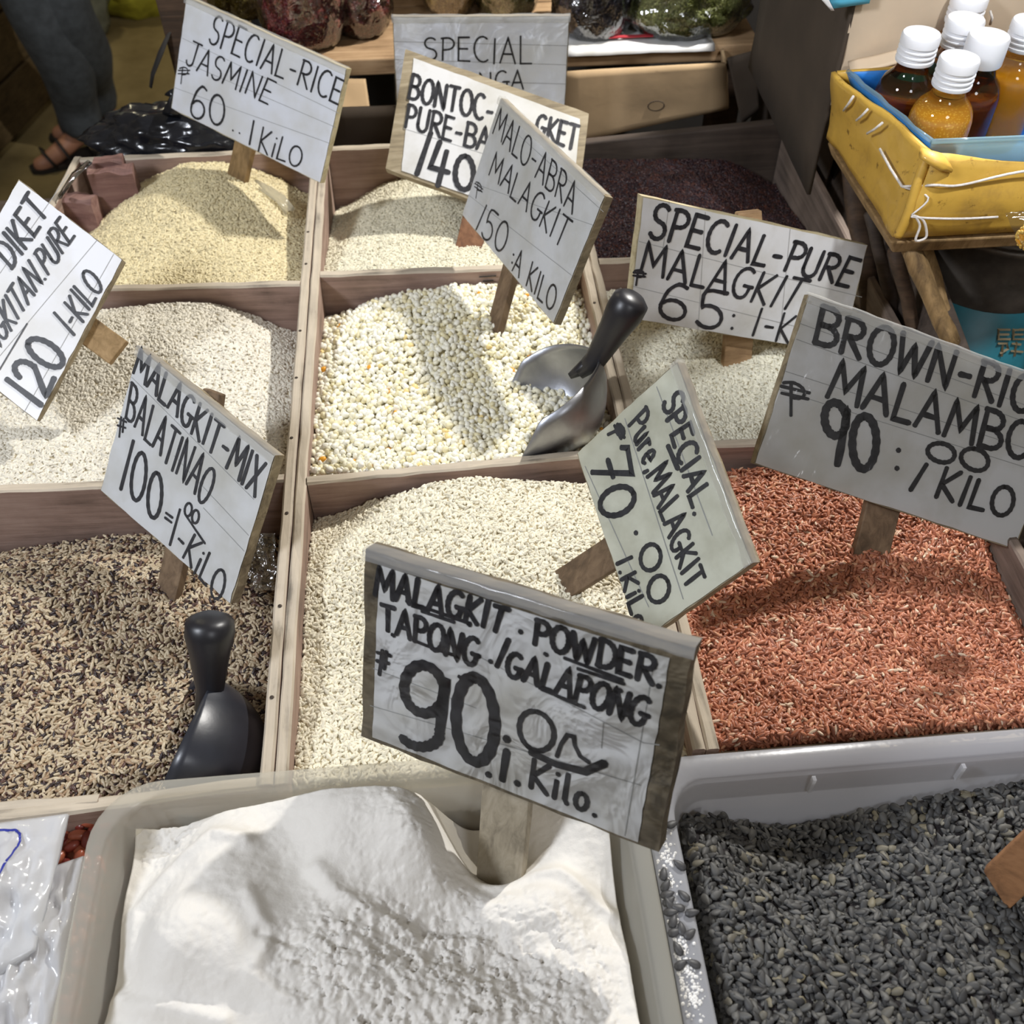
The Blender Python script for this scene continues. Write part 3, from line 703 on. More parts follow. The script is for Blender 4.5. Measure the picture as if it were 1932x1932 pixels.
s = Sign('steeply tilted sign reading 120 1-KILO, cut by the left edge of the photo', [(-130, 640), (35, 338), (232, 490), (70, 795)], (200, 660, .857), .89, pmat=paper_white, bmat=board_edge, post=((205, 652), (120, 590)), post_w=.026, post_mat=wood_stick, post_ext=.012, film_on=False)
s.text('DIKET', [(23, 508), (92, 402), (56, 364), (-13, 466)], .0034)
s.text('ONGKITAN.PURE', [(-26, 692), (142, 446), (116, 410), (-49, 642)], .0028)
s.stroke([(0, 698), (52, 611)], .0012)
s.text('1', [(74, 774), (86, 750), (20, 700), (8, 730)], .0052)
s.text('20', [(84, 748), (130, 672), (68, 630), (18, 700)], .0052)
s.text('1-KILO', [(140, 636), (196, 541), (166, 507), (102, 598)], .0028)
s.seams([((-30, 560), (130, 330)), ((-40, 720), (185, 452)), ((45, 780), (215, 480))])

s = Sign('upright bluish sign reading SPECIAL behind the 140 sign, nearest the shelf', [(740, 32), (1075, 30), (1062, 270), (752, 272)], (905, 330, .860), 1.075, pmat=paper_glare, bmat=board_edge, post=((905, 330), (905, 200)), post_w=.026)
s.text('SPECIAL', [(800, 112), (1003, 122), (1003, 70), (800, 72)], .0022)
s.text('NGA', [(905, 172), (988, 168), (988, 133), (905, 137)], .0022)
s.seams([((742, 78), (1073, 86)), ((744, 112), (1070, 122)), ((746, 150), (1068, 158))])

s = Sign('wood-backed sign reading BONTOC and 140 in thick strokes', [(765, 92), (1112, 215), (1080, 447), (728, 318)], (880, 490, .860), paper=[(781, 110), (1095, 225), (1074, 440), (757, 322)], pmat=paper_grey, bmat=board_edge, film_on=False, post=((880, 488), (925, 300)), post_w=.030, post_mat=wood_post_red, th=.010)
s.text('BONTOC-', [(770, 186), (930, 234), (934, 188), (779, 141)], .0040)
s.text('GKET', [(1010, 252), (1084, 285), (1093, 240), (1016, 214)], .0040)
s.text('PURE-BA', [(763, 240), (921, 289), (927, 247), (771, 197)], .0038)
s.text('140', [(781, 328), (893, 364), (901, 303), (803, 250)], .0062)
s.seams([((762, 243), (1085, 345)), ((806, 196), (822, 200))])

s = Sign('diamond-tilted sign reading 150 A KILO on a stake in the white corn', [(945, 185), (1143, 370), (1045, 612), (872, 405)], (928, 652, .862), pmat=paper_grey, bmat=board_edge, post=((927, 650), (985, 430)), post_w=.024)
s.text('MALO-ABRA', [(931, 252), (1082, 405), (1095, 350), (944, 203)], .0020)
s.text('MALAGKIT', [(924, 330), (1062, 468), (1082, 418), (936, 288)], .0021)
s.text('$', [(895, 370), (908, 380), (912, 352), (898, 340)], .0012)
s.text('150', [(897, 432), (950, 482), (965, 425), (915, 384)], .0022)
s.text(':', [(962, 496), (974, 508), (978, 474), (966, 462)], .0022)
s.text('A KILO', [(968, 510), (1043, 590), (1055, 548), (980, 467)], .0021)
s.seams([((890, 345), (1120, 425)), ((885, 368), (1080, 520)), ((935, 215), (1140, 400))])

s = Sign('wide sign reading SPECIAL-PURE MALAGKIT 65 with crumpled paper', [(1212, 370), (1637, 462), (1590, 668), (1185, 600)], (1390, 680, .850), .965, pmat=paper_grey, bmat=board_pale, post=((1388, 690), (1412, 398)), post_w=.030, th=.010, post_mat=wood_shelf, film_on=False)
s.text('SPECIAL-PURE', [(1221, 446), (1600, 540), (1622, 492), (1238, 385)], .0040)
s.text('MALAGKIT', [(1208, 512), (1494, 586), (1526, 531), (1215, 455)], .0034)
s.text('$', [(1192, 537), (1214, 540), (1218, 512), (1195, 508)], .0020)
s.text('65', [(1238, 598), (1362, 624), (1373, 552), (1246, 531)], .0038)
s.text(':', [(1372, 627), (1388, 630), (1392, 580), (1376, 577)], .0030)
s.text('1-K', [(1415, 632), (1488, 650), (1502, 598), (1430, 580)], .0028)
s.seams([((1205, 455), (1625, 560)), ((1195, 540), (1600, 640)), ((1262, 380), (1250, 470)), ((1490, 432), (1470, 640)), ((1330, 400), (1316, 625))])

s = Sign('large sign reading BROWN-RICE MALAMBO 90:00 above the red rice', [(1525, 555), (2025, 735), (1915, 1037), (1422, 875)], (1650, 1030, .868), .975, pmat=paper_grey, bmat=board_edge, post=((1645, 1030), (1690, 850)), post_w=.030, th=.009)
s.text('BROWN-RICE', [(1534, 645), (1978, 795), (2000, 725), (1550, 580)], .0046)
s.text('MALAMBOT', [(1560, 748), (1985, 885), (2000, 818), (1580, 682)], .0044)
s.text('$', [(1478, 782), (1518, 792), (1526, 735), (1474, 720)], .0026)
s.text('90', [(1545, 866), (1650, 892), (1662, 792), (1550, 752)], .0066)
s.text(':', [(1682, 895), (1702, 900), (1706, 828), (1684, 822)], .0040)
s.text('OO', [(1745, 864), (1862, 892), (1864, 851), (1748, 831)], .0038)
s.text('1', [(1710, 922), (1726, 930), (1752, 882), (1738, 874)], .0040)
s.text('KILO', [(1762, 938), (1903, 976), (1918, 926), (1784, 884)], .0038)
s.seams([((1508, 610), (2005, 790)), ((1502, 640), (1995, 818)), ((1480, 700), (1985, 862)), ((1470, 735), (1970, 893))])

s = Sign('sign reading MALAGKIT-MIX BALATINAO 100, its right edge curling, in the black-flecked rice', [(262, 655), (520, 860), (435, 1140), (190, 925)], (310, 1168, .832), 1.0, pmat=paper_grey, bmat=board_edge, post=((308, 1166), (405, 738)), post_w=.022, th=.011)
s.text('MALAGKIT-MIX', [(253, 704), (482, 938), (503, 876), (266, 657)], .0030)
s.text('BALATINAO', [(238, 787), (388, 955), (414, 893), (250, 722)], .0026)
s.text('#', [(221, 822), (238, 828), (241, 792), (224, 782)], .0018)
s.text('100', [(226, 918), (301, 990), (313, 908), (247, 824)], .0034)
s.text('=', [(309, 985), (325, 998), (331, 965), (315, 952)], .0022)
s.text('OO', [(347, 966), (372, 992), (380, 970), (355, 944)], .0020)
s.stroke([(352, 972), (388, 1025)], .0018)
s.stroke([(341, 961), (322, 1028)], .0022)
s.text('-KiLO', [(328, 1030), (415, 1138), (431, 1085), (350, 990)], .0024)
s.seams([((250, 712), (480, 942)), ((330, 860), (470, 1010)), ((385, 958), (462, 1040))])

s = Sign('yellowed sign turned on its side reading SPECIAL MALAGKIT 70:00', [(1278, 682), (1420, 1062), (1208, 1212), (1088, 855)], (1055, 1115, .856), .985, pmat=paper_old, bmat=board_edge, post=((1050, 1112), (1215, 1005)), post_w=.026, th=.010)
s.text('SPECIAL.', [(1250, 760), (1312, 975), (1346, 952), (1284, 733)], .0034)
s.text('Pure,MALAGKIT', [(1188, 800), (1298, 1115), (1330, 1088), (1222, 765)], .0030)
s.text('$', [(1146, 812), (1156, 836), (1184, 822), (1172, 796)], .0028)
s.text('70', [(1114, 865), (1140, 985), (1207, 962), (1182, 838)], .0046)
s.text('.', [(1196, 1000), (1206, 1012), (1216, 1004), (1206, 994)], .0040)
s.text('00', [(1204, 1038), (1232, 1148), (1274, 1128), (1240, 1012)], .0034)
s.text('1.KiLo', [(1164, 1060), (1200, 1186), (1228, 1170), (1190, 1044)], .0032)
s.stroke([(1262, 842), (1280, 884)], .004)
s.seams([((1180, 790), (1290, 1130)), ((1240, 730), (1345, 1010)), ((1105, 880), (1225, 1145))], .0008)

s = Sign('dark wood-backed sign reading MALAGKIT POWDER 90 standing in the white flour', [(690, 1037), (1312, 1222), (1240, 1608), (682, 1390)], (950, 1625, .872), paper=[(716, 1066), (1264, 1241), (1204, 1588), (704, 1390)], pmat=paper_grey, bmat=board_dark, post=((948, 1618), (990, 1110)), post_w=.034, post_mat=wood_post_pale, th=.012, rough_edge=.0022)
s.text('MALAGKIT', [(709, 1120), (950, 1192), (962, 1146), (714, 1070)], .0037)
s.text('.', [(978, 1190), (990, 1192), (992, 1172), (980, 1170)], .0037)
s.text('POWDER.', [(1007, 1212), (1250, 1296), (1258, 1248), (1012, 1166)], .0037)
s.text('TAPONG', [(722, 1184), (900, 1256), (912, 1206), (722, 1140)], .0036)
s.text('./', [(922, 1246), (956, 1262), (962, 1212), (930, 1196)], .0036)
s.text('GALAPONG', [(955, 1270), (1214, 1368), (1232, 1320), (963, 1226)], .0036)
for L in ([(769, 1133), (889, 1175)], [(798, 1152), (858, 1172)], [(783, 1207), (820, 1222), (860, 1235)], [(1067, 1240), (1175, 1281)], [(1092, 1260), (1178, 1288)], [(1024, 1299), (1104, 1333)]): s.stroke(L, .0026)
s.text('#', [(710, 1268), (732, 1276), (738, 1230), (712, 1222)], .0030)
s.text('9b', [(750, 1398), (842, 1412), (850, 1262), (762, 1240)], .0078)
s.text('0', [(856, 1432), (936, 1448), (940, 1292), (862, 1272)], .0082)
s.text('.', [(950, 1392), (966, 1396), (968, 1362), (952, 1358)], .0062)
s.text('O', [(978, 1408), (1048, 1424), (1054, 1352), (982, 1332)], .0037)
s.stroke([(1052, 1425), (1060, 1402), (1072, 1385), (1084, 1388), (1086, 1405), (1096, 1425), (1112, 1436)], .0030)
s.stroke([(1004, 1418), (1050, 1440), (1105, 1454), (1142, 1438)], .0054)
s.text('.1.', [(916, 1458), (986, 1482), (990, 1430), (922, 1404)], .0052)
s.text('Kilo.', [(1000, 1484), (1130, 1540), (1140, 1488), (1008, 1434)], .0036)
for q in ((742, 1122), (742, 1196), (885, 1176), (1030, 1232), (1170, 1300), (868, 1275), (1180, 1345)): s.stroke([q, (q[0] + 3, q[1] + 2)], .0030)
s.seams([((706, 1260), (900, 1335)), ((900, 1235), (1215, 1400)), ((1215, 1400), (1245, 1404)), ((1140, 1362), (1136, 1410)), ((700, 1330), (1210, 1480)), ((1236, 1240), (1180, 1575))], .0007)

# ------------------------------------------------------------------ plastic tubs
def rrect(x0, x1, y0, y1, r, n=7):
    pts = []
    for (cx, cy, a0) in ((x1 - r, y1 - r, 0), (x0 + r, y1 - r, 90), (x0 + r, y0 + r, 180), (x1 - r, y0 + r, 270)):
        for i in range(n + 1):
            a = math.radians(a0 + 90 * i / n); pts.append((cx + r * math.cos(a), cy + r * math.sin(a)))
    return pts
def tub(root, x0, x1, y0, y1, zr, depth, flange, mat, r=.03, taper=.012, th=.002, lip=.004):
    """loft: outer wall up, over the flange, inner wall down, bottom"""
    rings = []
    def ring(ins, z): rings.append([(x, y, z) for x, y in rrect(x0 + ins, x1 - ins, y0 + ins, y1 - ins, max(.006, r - ins * .5))])
    ring(flange + taper + .02, zr - depth); ring(flange + taper, zr - depth + .012); ring(flange - th + .002, zr - lip * 1.2); ring(.001, zr - lip); ring(0, zr - lip * .6); ring(.0008, zr); ring(.002, zr + .0006)
    a = len(rings); ring(flange - .002, zr + .0006); ring(flange, zr - .001); ring(flange + th * .4, zr - lip * 2.2); ring(flange + taper + th, zr - depth + .013); ring(flange + taper + .02, zr - depth + th)
    k = len(rings[0]); vs = [v for R_ in rings for v in R_]
    fs = [(i * k + j, i * k + (j + 1) % k, (i + 1) * k + (j + 1) % k, (i + 1) * k + j) for i in range(len(rings) - 1) for j in range(k)]
    fs += [tuple(range(k))[::-1], tuple((len(rings) - 1) * k + j for j in range(k))]
    return mesh_obj('body', vs, fs, mat, root, True)
ZF = .893
fx0, fx1 = P(140, 1700, ZF).x, P(1262, 1780, ZF).x; fy1 = P(560, 1450, ZF).y; fy0 = .03
t = thing('flour_tub', 'clear plastic tub heaped with white flour at the front', 'tub', ((fx0 + fx1) / 2, (fy0 + fy1) / 2, ZF - .10))
tub(t, fx0, fx1, fy0, fy1, ZF, .10, .012, tub_plastic, r=.042, taper=.008)
ZS = .884
sx0 = fx1 + .002; sx1 = .52; sy1 = P(1600, 1400, ZS).y; sy0 = .03
t2 = thing('seed_tub', 'bluish translucent tub of black seeds at the front right', 'tub', ((sx0 + sx1) / 2, (sy0 + sy1) / 2, ZS - .09))
tub(t2, sx0, sx1, sy0, sy1, ZS, .09, .019, tub_plastic_blue, r=.034, taper=.010)
for px in (1555, 1830):   # moulding ribs on the inner back wall
    q = atY(px, 1430, sy1 - .024); MB().box((q.x - .0012, sy1 - .0255, ZS - .02), (q.x + .0012, sy1 - .022, ZS - .002)).build('rib', tub_plastic_blue, t2)

# black seeds
h = heap('black_seeds', 'matt black hulled seeds filling the front right tub', 'seeds', sx0 + .031, sx1 - .031, sy0 + .031, sy1 - .031,
     [[.030, .060, .034, .020, .034], [.016, .040, .024, .012, .022], [.016, .020, .018, .016, .02], [.014, .016, .016, .016, .018], [.014, .014, .014, .014, .016]], under_black, rim=ZS, seed=21, amp=.004, floor_z=ZS - .08)
scatter_mod(h, (.0098, .0054, .0028), 85000, seed_black, tilt=.75, lift=.0015, shape='seed', smin=.75, smax=1.1, seed=31)

# flour: sculpted field
def flour():
    x0, x1, y0, y1 = fx0 + .0225, fx1 - .0225, fy0 + .0225, fy1 - .0225
    ctrl = [  # (px, py, height relative to tub rim, m)
     (240, 1600, -.022), (330, 1545, -.018), (430, 1515, -.006), (560, 1500, .004), (690, 1500, .008), (780, 1515, .004), (840, 1560, -.010), (870, 1600, -.030), (940, 1620, -.036), (860, 1530, -.05), (960, 1540, -.052), (1010, 1600, -.030), (1060, 1570, -.022),
     (1120, 1620, -.022), (1160, 1690, -.026), (1050, 1640, -.014), (930, 1660, -.018), (820, 1640, -.004), (740, 1580, .010), (640, 1560, .010), (560, 1570, .000),
     (300, 1640, -.010), (400, 1590, .004), (470, 1640, .008), (380, 1680, .010), (270, 1720, -.006), (220, 1760, -.02), (210, 1840, -.022), (300, 1800, .010), (400, 1780, .016), (480, 1740, .014), (430, 1850, .008), (330, 1880, -.002), (250, 1900, -.010),
     (560, 1660, .000), (600, 1700, .002), (680, 1680, -.002), (780, 1700, -.014), (880, 1740, -.022), (980, 1760, -.020), (1080, 1740, -.014), (1160, 1780, -.016), (1180, 1860, -.016),
     (560, 1800, .008), (650, 1780, .006), (720, 1840, .004), (820, 1830, -.004), (920, 1860, -.006), (1020, 1880, -.010), (1100, 1900, -.012), (600, 1920, .006), (780, 1930, 0)]
    C_ = np.array([[*P(a, b, ZF)[:2], z] for a, b, z in ctrl])
    for x in np.linspace(x0, x1, 5): C_ = np.vstack([C_, [x, .06, -.01], [x, .12, -.004]])
    d = np.linalg.norm(C_[:, None, :2] - C_[None, :, :2], axis=2); sg = .034
    K = np.exp(-(d / sg) ** 2) + np.eye(len(C_)) * .06
    wgt = np.linalg.solve(K, C_[:, 2] * 1.35 + .008)
    n = 330; vs = []; fs = []
    gx = np.linspace(x0, x1, n + 1); gy = np.linspace(y1, y0, n + 1)
    XX, YY = np.meshgrid(gx, gy)
    H = np.full(XX.shape, -.008)
    for (cx, cy, _), wv in zip(C_, wgt): H += wv * np.exp(-((XX - cx) ** 2 + (YY - cy) ** 2) / sg ** 2)
    def blob(px, py, rad): c = P(px, py, ZF); return np.exp(-((XX - c.x) ** 2 + (YY - c.y) ** 2) / rad ** 2)
    def ridge(pts, wd, hgt):
        q = [P(a, b, ZF) for a, b in pts]; out = np.full(XX.shape, 9.)
        for a, b in zip(q[:-1], q[1:]):
            ax, ay, bx, by = a.x, a.y, b.x, b.y; L2 = (bx - ax) ** 2 + (by - ay) ** 2
            tt = np.clip(((XX - ax) * (bx - ax) + (YY - ay) * (by - ay)) / L2, 0, 1)
            out = np.minimum(out, np.hypot(XX - ax - tt * (bx - ax), YY - ay - tt * (by - ay)))
        return hgt * np.exp(-(out / wd) ** 2)
    H += ridge([(225, 1790), (240, 1700), (330, 1620), (400, 1575), (470, 1590)], .006, .006)
    H += ridge([(200, 1860), (240, 1890), (330, 1905), (420, 1930)], .006, .006)
    H += ridge([(480, 1700), (520, 1790), (480, 1850), (560, 1900)], .005, .004)
    H += ridge([(600, 1640), (640, 1690), (800, 1760), (900, 1750)], .006, .006)
    H += ridge([(800, 1510), (835, 1560), (880, 1612), (950, 1630), (1010, 1612), (1060, 1615), (1160, 1690)], .005, .006)
    H -= ridge([(500, 1775), (560, 1790)], .003, .004)
    rough = np.clip(blob(740, 1860, .05) + blob(880, 1890, .055) + blob(620, 1800, .022) + blob(300, 1560, .018) * .9 + blob(1040, 1860, .045) * .7 + blob(760, 1540, .035) * .4, 0, 1.1)
    for j in range(n + 1):
        for i in range(n + 1):
            x, y = XX[j, i], YY[j, i]; v = Vector((x * 60, y * 60, 1.3))
            h_ = H[j, i] + .0012 * noise.fractal(Vector((x * 40, y * 40, 5)), .6, 2, 3)
            r_ = rough[j, i]
            if r_ > .03:
                a = noise.fractal(Vector((x * 130, y * 130, 2)), .55, 2.1, 4)
                c_ = noise.voronoi(Vector((x * 105 + a * .9, y * 105, 4)))[0][0]; c2_ = noise.voronoi(Vector((x * 260, y * 260 + a, 7)))[0][0]
                h_ += r_ * (.0032 * a + .0052 * (0.5 - c_) + .0016 * (.5 - c2_))
            else:
                h_ += .0004 * noise.noise(Vector((x * 300, y * 300, 9)))
            vs.append(Vector((x, y, ZF + h_)))
    for j in range(n):
        for i in range(n): a = j * (n + 1) + i; fs.append((a + 1, a, a + n + 1, a + n + 2))
    border = list(range(n + 1)) + [j * (n + 1) + n for j in range(1, n + 1)] + [n * (n + 1) + i for i in range(n - 1, -1, -1)] + [j * (n + 1) for j in range(n - 1, 0, -1)]
    # pull the border down a little so the heap leans on the wall
    k0 = len(vs); m_ = len(border)
    vs += [Vector((vs[b].x, vs[b].y, ZF - .085)) for b in border]
    for q in range(m_): fs.append((border[q], border[(q + 1) % m_], k0 + (q + 1) % m_, k0 + q))
    m, tt, b = nt('flour_white'); b.inputs['Base Color'].default_value = (.71, .685, .64, 1); b.inputs['Roughness'].default_value = .95
    bump(tt, b, ntex(tt, coords(tt), 420, 5, .7), .35, .0012)
    o = mesh_obj('white_flour', vs, fs, m, smooth=True)
    tag(o, 'soft white rice flour, dug into hollows and clumps, in the front tub', 'flour', kind='stuff'); return o
flour()
# flour dust and stray seeds on the flange between the tubs
dm = plain('dust', (.85, .84, .82), .95)
db = MB()
for (px, py, n_, sp) in ((1255, 1610, 90, 20), (1290, 1830, 160, 22), (1262, 1700, 50, 16), (1310, 1880, 60, 15), (1275, 1780, 50, 14)):
    for k in range(n_):
        q = P(random.gauss(px, sp * .6), random.gauss(py, sp * 1.4), ZS + .0012)
        if q.x < sx0 + .001 or q.x > sx0 + .0175: continue
        r_ = random.uniform(.0004, .0013)
        db.lathe([(r_, -.0008), (r_ * .8, r_ * .4 - .0004), (0, r_ * .6)], q, 6)
tag(db.build('spilled_flour', dm), 'flour dust spilled on the rim between the two tubs', 'flour', kind='stuff')
seedm = plain('stray_seed', (.055, .055, .058), .5, var=.4, vs=200)
first = None
for k, (px, py, rz, fl) in enumerate([(1268, 1555, .4, 0), (1238, 1650, 1.3, 0), (1282, 1632, 2.4, 0), (1243, 1672, .9, 0), (1252, 1688, .2, 0), (1290, 1690, 2.2, 0), (1262, 1700, .5, 0), (1278, 1712, 2.8, 0), (1252, 1722, 0, 0), (1270, 1738, 1.1, 0), (1262, 1760, .3, 0), (1306, 1722, .1, 0), (1302, 1762, .6, 0), (1276, 1790, 1.9, 0), (1284, 1820, .5, 0), (1308, 1818, 2.7, 0), (1248, 1708, 2.0, 0), (1286, 1752, 1.6, 0)]):
    q = P(px, py, ZS + .0022)
    q.x = max(q.x, sx0 + .004)
    if first is None:
        b_ = bmesh.new(); bmesh.ops.create_icosphere(b_, subdivisions=2, radius=.5)
        for v in b_.verts: v.co = Vector((v.co.x * .0098, v.co.y * .0056 * (.95 - v.co.x * .75), v.co.z * .003))
        me = bpy.data.meshes.new('seed'); b_.to_mesh(me); b_.free(); me.materials.append(seedm)
        for p_ in me.polygons: p_.use_smooth = True
        o = link(bpy.data.objects.new('black_seed', me)); first = o
    else: o = first.copy(); COL.objects.link(o)
    o.location = q; o.rotation_euler = (random.uniform(-.15, .15), random.uniform(-.15, .15), rz); o.scale = (1, 1, 1)
    tag(o, ('topmost stray black seed, alone under the corner of the powder sign' if k == 0 else 'stray black seed at the inner edge of the flat rim, touching the seed tub' if k in (11,) else 'stray black seed lying among others on the flat rim between the two tubs'), 'seed', 'stray seeds on the rim between the tubs')
# wooden paddle in the seeds at the right edge
t = thing('wooden_stake', 'flat brown wooden stake stuck in the black seeds at the right edge', 'stake', P(1880, 1690, .862))
a = P(1868, 1628, .886); b_ = P(1915, 1702, .872); e = (P(1960, 1540, .93) - a)
nrm = e.cross(b_ - a).normalized() * .004
if nrm.z < 0: nrm = -nrm
c_ = [a, b_, b_ + e, a + e]; dn = -e.normalized() * .006
bevel(mesh_obj('blade', [c_[0] + dn - nrm, c_[1] + dn - nrm, c_[2] - nrm, c_[3] - nrm, c_[0] + dn + nrm, c_[1] + dn + nrm, c_[2] + nrm, c_[3] + nrm], [(3, 2, 1, 0), (4, 5, 6, 7), (0, 1, 5, 4), (1, 2, 6, 5), (2, 3, 7, 6), (3, 0, 4, 7)], wood_brown, t), .001)

# ------------------------------------------------------------------ scoops
def scoop(label, back, A, U, r, L, handle_dir, hl, metal, hmat, hk=1.0):
    A = Vector(A).normalized(); U = Vector(U); U = (U - A * U.dot(A)).normalized(); S = A.cross(U).normalized()
    back = Vector(back)
    t = thing('grain_scoop', label, 'scoop', back)
    nu, nv = 30, 24; vs = []
    for i in range(nu + 1):
        u = i / nu
        rr = r * math.sin(min(1, u / .34) * math.pi / 2) ** .62 if u < .34 else r * (1 + .06 * (u - .34))
        sp_ = 98 if u < .42 else 98 - (u - .42) / .58 * 60
        wdt = rr
        for j in range(nv + 1):
            th = math.radians(-sp_ + 2 * sp_ * j / nv)
            vs.append(back + A * (L * u) - U * (math.cos(th) * rr) + S * (math.sin(th) * wdt))
    fs = [(i * (nv + 1) + j, i * (nv + 1) + j + 1, (i + 1) * (nv + 1) + j + 1, (i + 1) * (nv + 1) + j) for i in range(nu) for j in range(nv)]
    o = mesh_obj('bowl', vs, fs, metal, t, True); solid(o, .0016, 0)
    H = Vector(handle_dir).normalized()
    p0 = back + A * (.04 * L) - U * (.02 * r)
    pts = [p0 + A * .018 - U * .002, p0, p0 + H * hl * .25, p0 + H * hl * .5, p0 + H * hl * .75, p0 + H * hl * .92, p0 + H * hl * .985, p0 + H * hl]
    hb = MB().tube(pts, [hk * .006, hk * .0095, hk * .0115, hk * .0135, hk * .0165, hk * .0158, hk * .010, hk * .0012], 16)
    o = hb.build('handle', hmat, t, True)
    # shank collar where the handle grips the rim
    cb = MB().tube([p0 + A * (L * .16) + U * r * .0, p0 + A * (L * .07), p0 - A * .004], [.003, .007, .0095], 12)
    cb.build('collar', hmat, t, True)
    return t
scoop('grey metal scoop with black handle dug into the white corn', P(1132, 672, .922), (-.88, -.16, -.50), (-.50, .20, .82), .062, .165, (.30, .06, .62), .074, scoop_metal, handle_black, 1.05)
scoop('dark scoop with black handle lying in the black-flecked rice', P(398, 1288, .878), (-.42, -.46, -.62), (-.74, .16, .44), .060, .125, (.08, .26, .50), .060, handle_navy, handle_black, 1.08)

# ------------------------------------------------------------------ small things in the bins
t = thing('plastic_scrap', 'crumpled scrap of clear plastic caught beside the BALATINAO sign', 'plastic', P(490, 1060, .86))
vs = []; n_ = 16; c0 = P(495, 1060, .875)
for j in range(n_ + 1):
    for i in range(n_ + 1):
        u, v = i / n_ - .5, j / n_ - .5
        q = c0 + rt * (u * .022) + up * (v * .046)
        vs.append(q + fw * .006 * noise.fractal(q * 70, .6, 2, 3) + rt * .003 * noise.noise(q * 90))
mesh_obj('film_sheet', vs, [(j * (n_ + 1) + i, j * (n_ + 1) + i + 1, (j + 1) * (n_ + 1) + i + 1, (j + 1) * (n_ + 1) + i) for j in range(n_) for i in range(n_)], film_mat('scrap_film', .25, .15, 1, (.8, .82, .8), 60), t, True)
# clear bag laid in the jasmine rice / light streak in the bontoc rice: thin plastic strips
def strip(name, label, pts, wd, mat, cat='plastic'):
    t = thing(name, label, cat, pts[0]); vs = []; k = len(pts)
    for i, p in enumerate(pts):
        d = (pts[min(i + 1, k - 1)] - pts[max(i - 1, 0)]).normalized(); sd = d.cross(Vector((0, 0, 1))).normalized()
        for j in range(5):
            vs.append(p + sd * (j / 4 - .5) * wd + Vector((0, 0, .0025 * math.sin(j * 1.9 + i) + .001)))
    fs = [(i * 5 + j, i * 5 + j + 1, i * 5 + j + 6, i * 5 + j + 5) for i in range(k - 1) for j in range(4)]
    o = mesh_obj('sheet', vs, fs, mat, t, True); solid(o, .0004)
    return t
strip('plastic_strip', 'folded clear plastic strip lying on the yellow rice', [P(478, 345, .866), P(505, 362, .864), P(530, 378, .858), P(548, 400, .85)], .014, haze_plastic('strip_plastic', (.6, .58, .48), .45), 'plastic')
# pen marks on the cross boards
mk = MB(); yv = .912
def wallpt(px, py, y): return atY(px, py, y)
for pts in ([(262, 562), (265, 553), (275, 550), (282, 556), (278, 564), (268, 566), (266, 572), (276, 575), (292, 572)], [(285, 560), (288, 570), (298, 574)]):
    pp = [wallpt(a, b, .9155) for a, b in pts]; ribbon(mk, pp, .0016, Vector((0, -1, 0)), .0002)
o = mk.build('pen_mark', ink, c1)
mk = MB()
for pts in ([(932, 897), (972, 899), (958, 914)], [(948, 915), (996, 912)]):
    pp = [wallpt(a, b, .6285) for a, b in pts]; ribbon(mk, pp, .0022, Vector((0, -1, 0)), .0005)
mk.build('pen_mark', pen_blue, c2)
mk = MB()
for pts in ([(905, 522), (935, 520)], [(912, 530), (930, 529)]):
    pp = [wallpt(a, b, .9165) for a, b in pts]; ribbon(mk, pp, .0018, Vector((0, -1, 0)), .0004)
mk.build('pen_mark', ink, c2)

# broken crate corner beyond the jasmine rice
def blocks(name, label, cat, items, mat, loc, pname='board'):
    t = thing(name, label, cat, loc)
    for (a, b, h_, th_) in items:
        plank(pname, (a.x, a.y), (b.x, b.y), a.z, h_, th_, mat, t, seed=a.x * 30, rough_=.003)
    return t
a1 = P(168, 312, .905); b1 = P(255, 300, .905)
blocks('broken_box', 'splintered pinkish-brown box corner left of the yellow rice', 'box', [(P(165, 318, .90), P(250, 312, .90), .075, .02), (P(118, 368, .875), P(172, 358, .885), .07, .02), (P(175, 300, .905), P(230, 296, .905), .06, .02)], wood_broken, P(180, 400, .80))
t = thing('torn_tape', 'strip of dusty clear tape hanging on the splintered box corner', 'tape', P(130, 350, .87))
MB().tube([P(170, 305, .912), P(140, 330, .905), P(112, 372, .885)], [.005, .006, .004], 6, flat=.25).build('tape_strip', film_bag, t, True)
# black plastic bag behind the yellow rice
t = thing('black_plastic_bag', 'shiny black plastic bag slumped behind the yellow rice', 'bag', P(340, 290, .85))
b_ = bmesh.new(); bmesh.ops.create_icosphere(b_, subdivisions=5, radius=1)
c0 = P(345, 282, .87); c0.y += .03
vs = []
for v in b_.verts:
    q = v.co.copy(); k = 1 + .16 * noise.fractal(q * 2.2 + Vector((4, 1, 0)), .6, 2, 4) + .05 * abs(noise.noise(q * 7))
    vs.append(c0 + Vector((q.x * .115 * k, q.y * .055 * k, q.z * .046 * k - .004)))
mesh_obj('bag_body', vs, [tuple(v.index for v in f.verts) for f in b_.faces], bag_black, t, True); b_.free()
MB().tube([P(318, 240, .915) + Vector((0, .03, 0)), P(322, 205, .93) + Vector((0, .03, 0)), P(316, 195, .935) + Vector((0, .03, 0))], [.012, .005, .009], 8).build('bag_knot', bag_black, t, True)

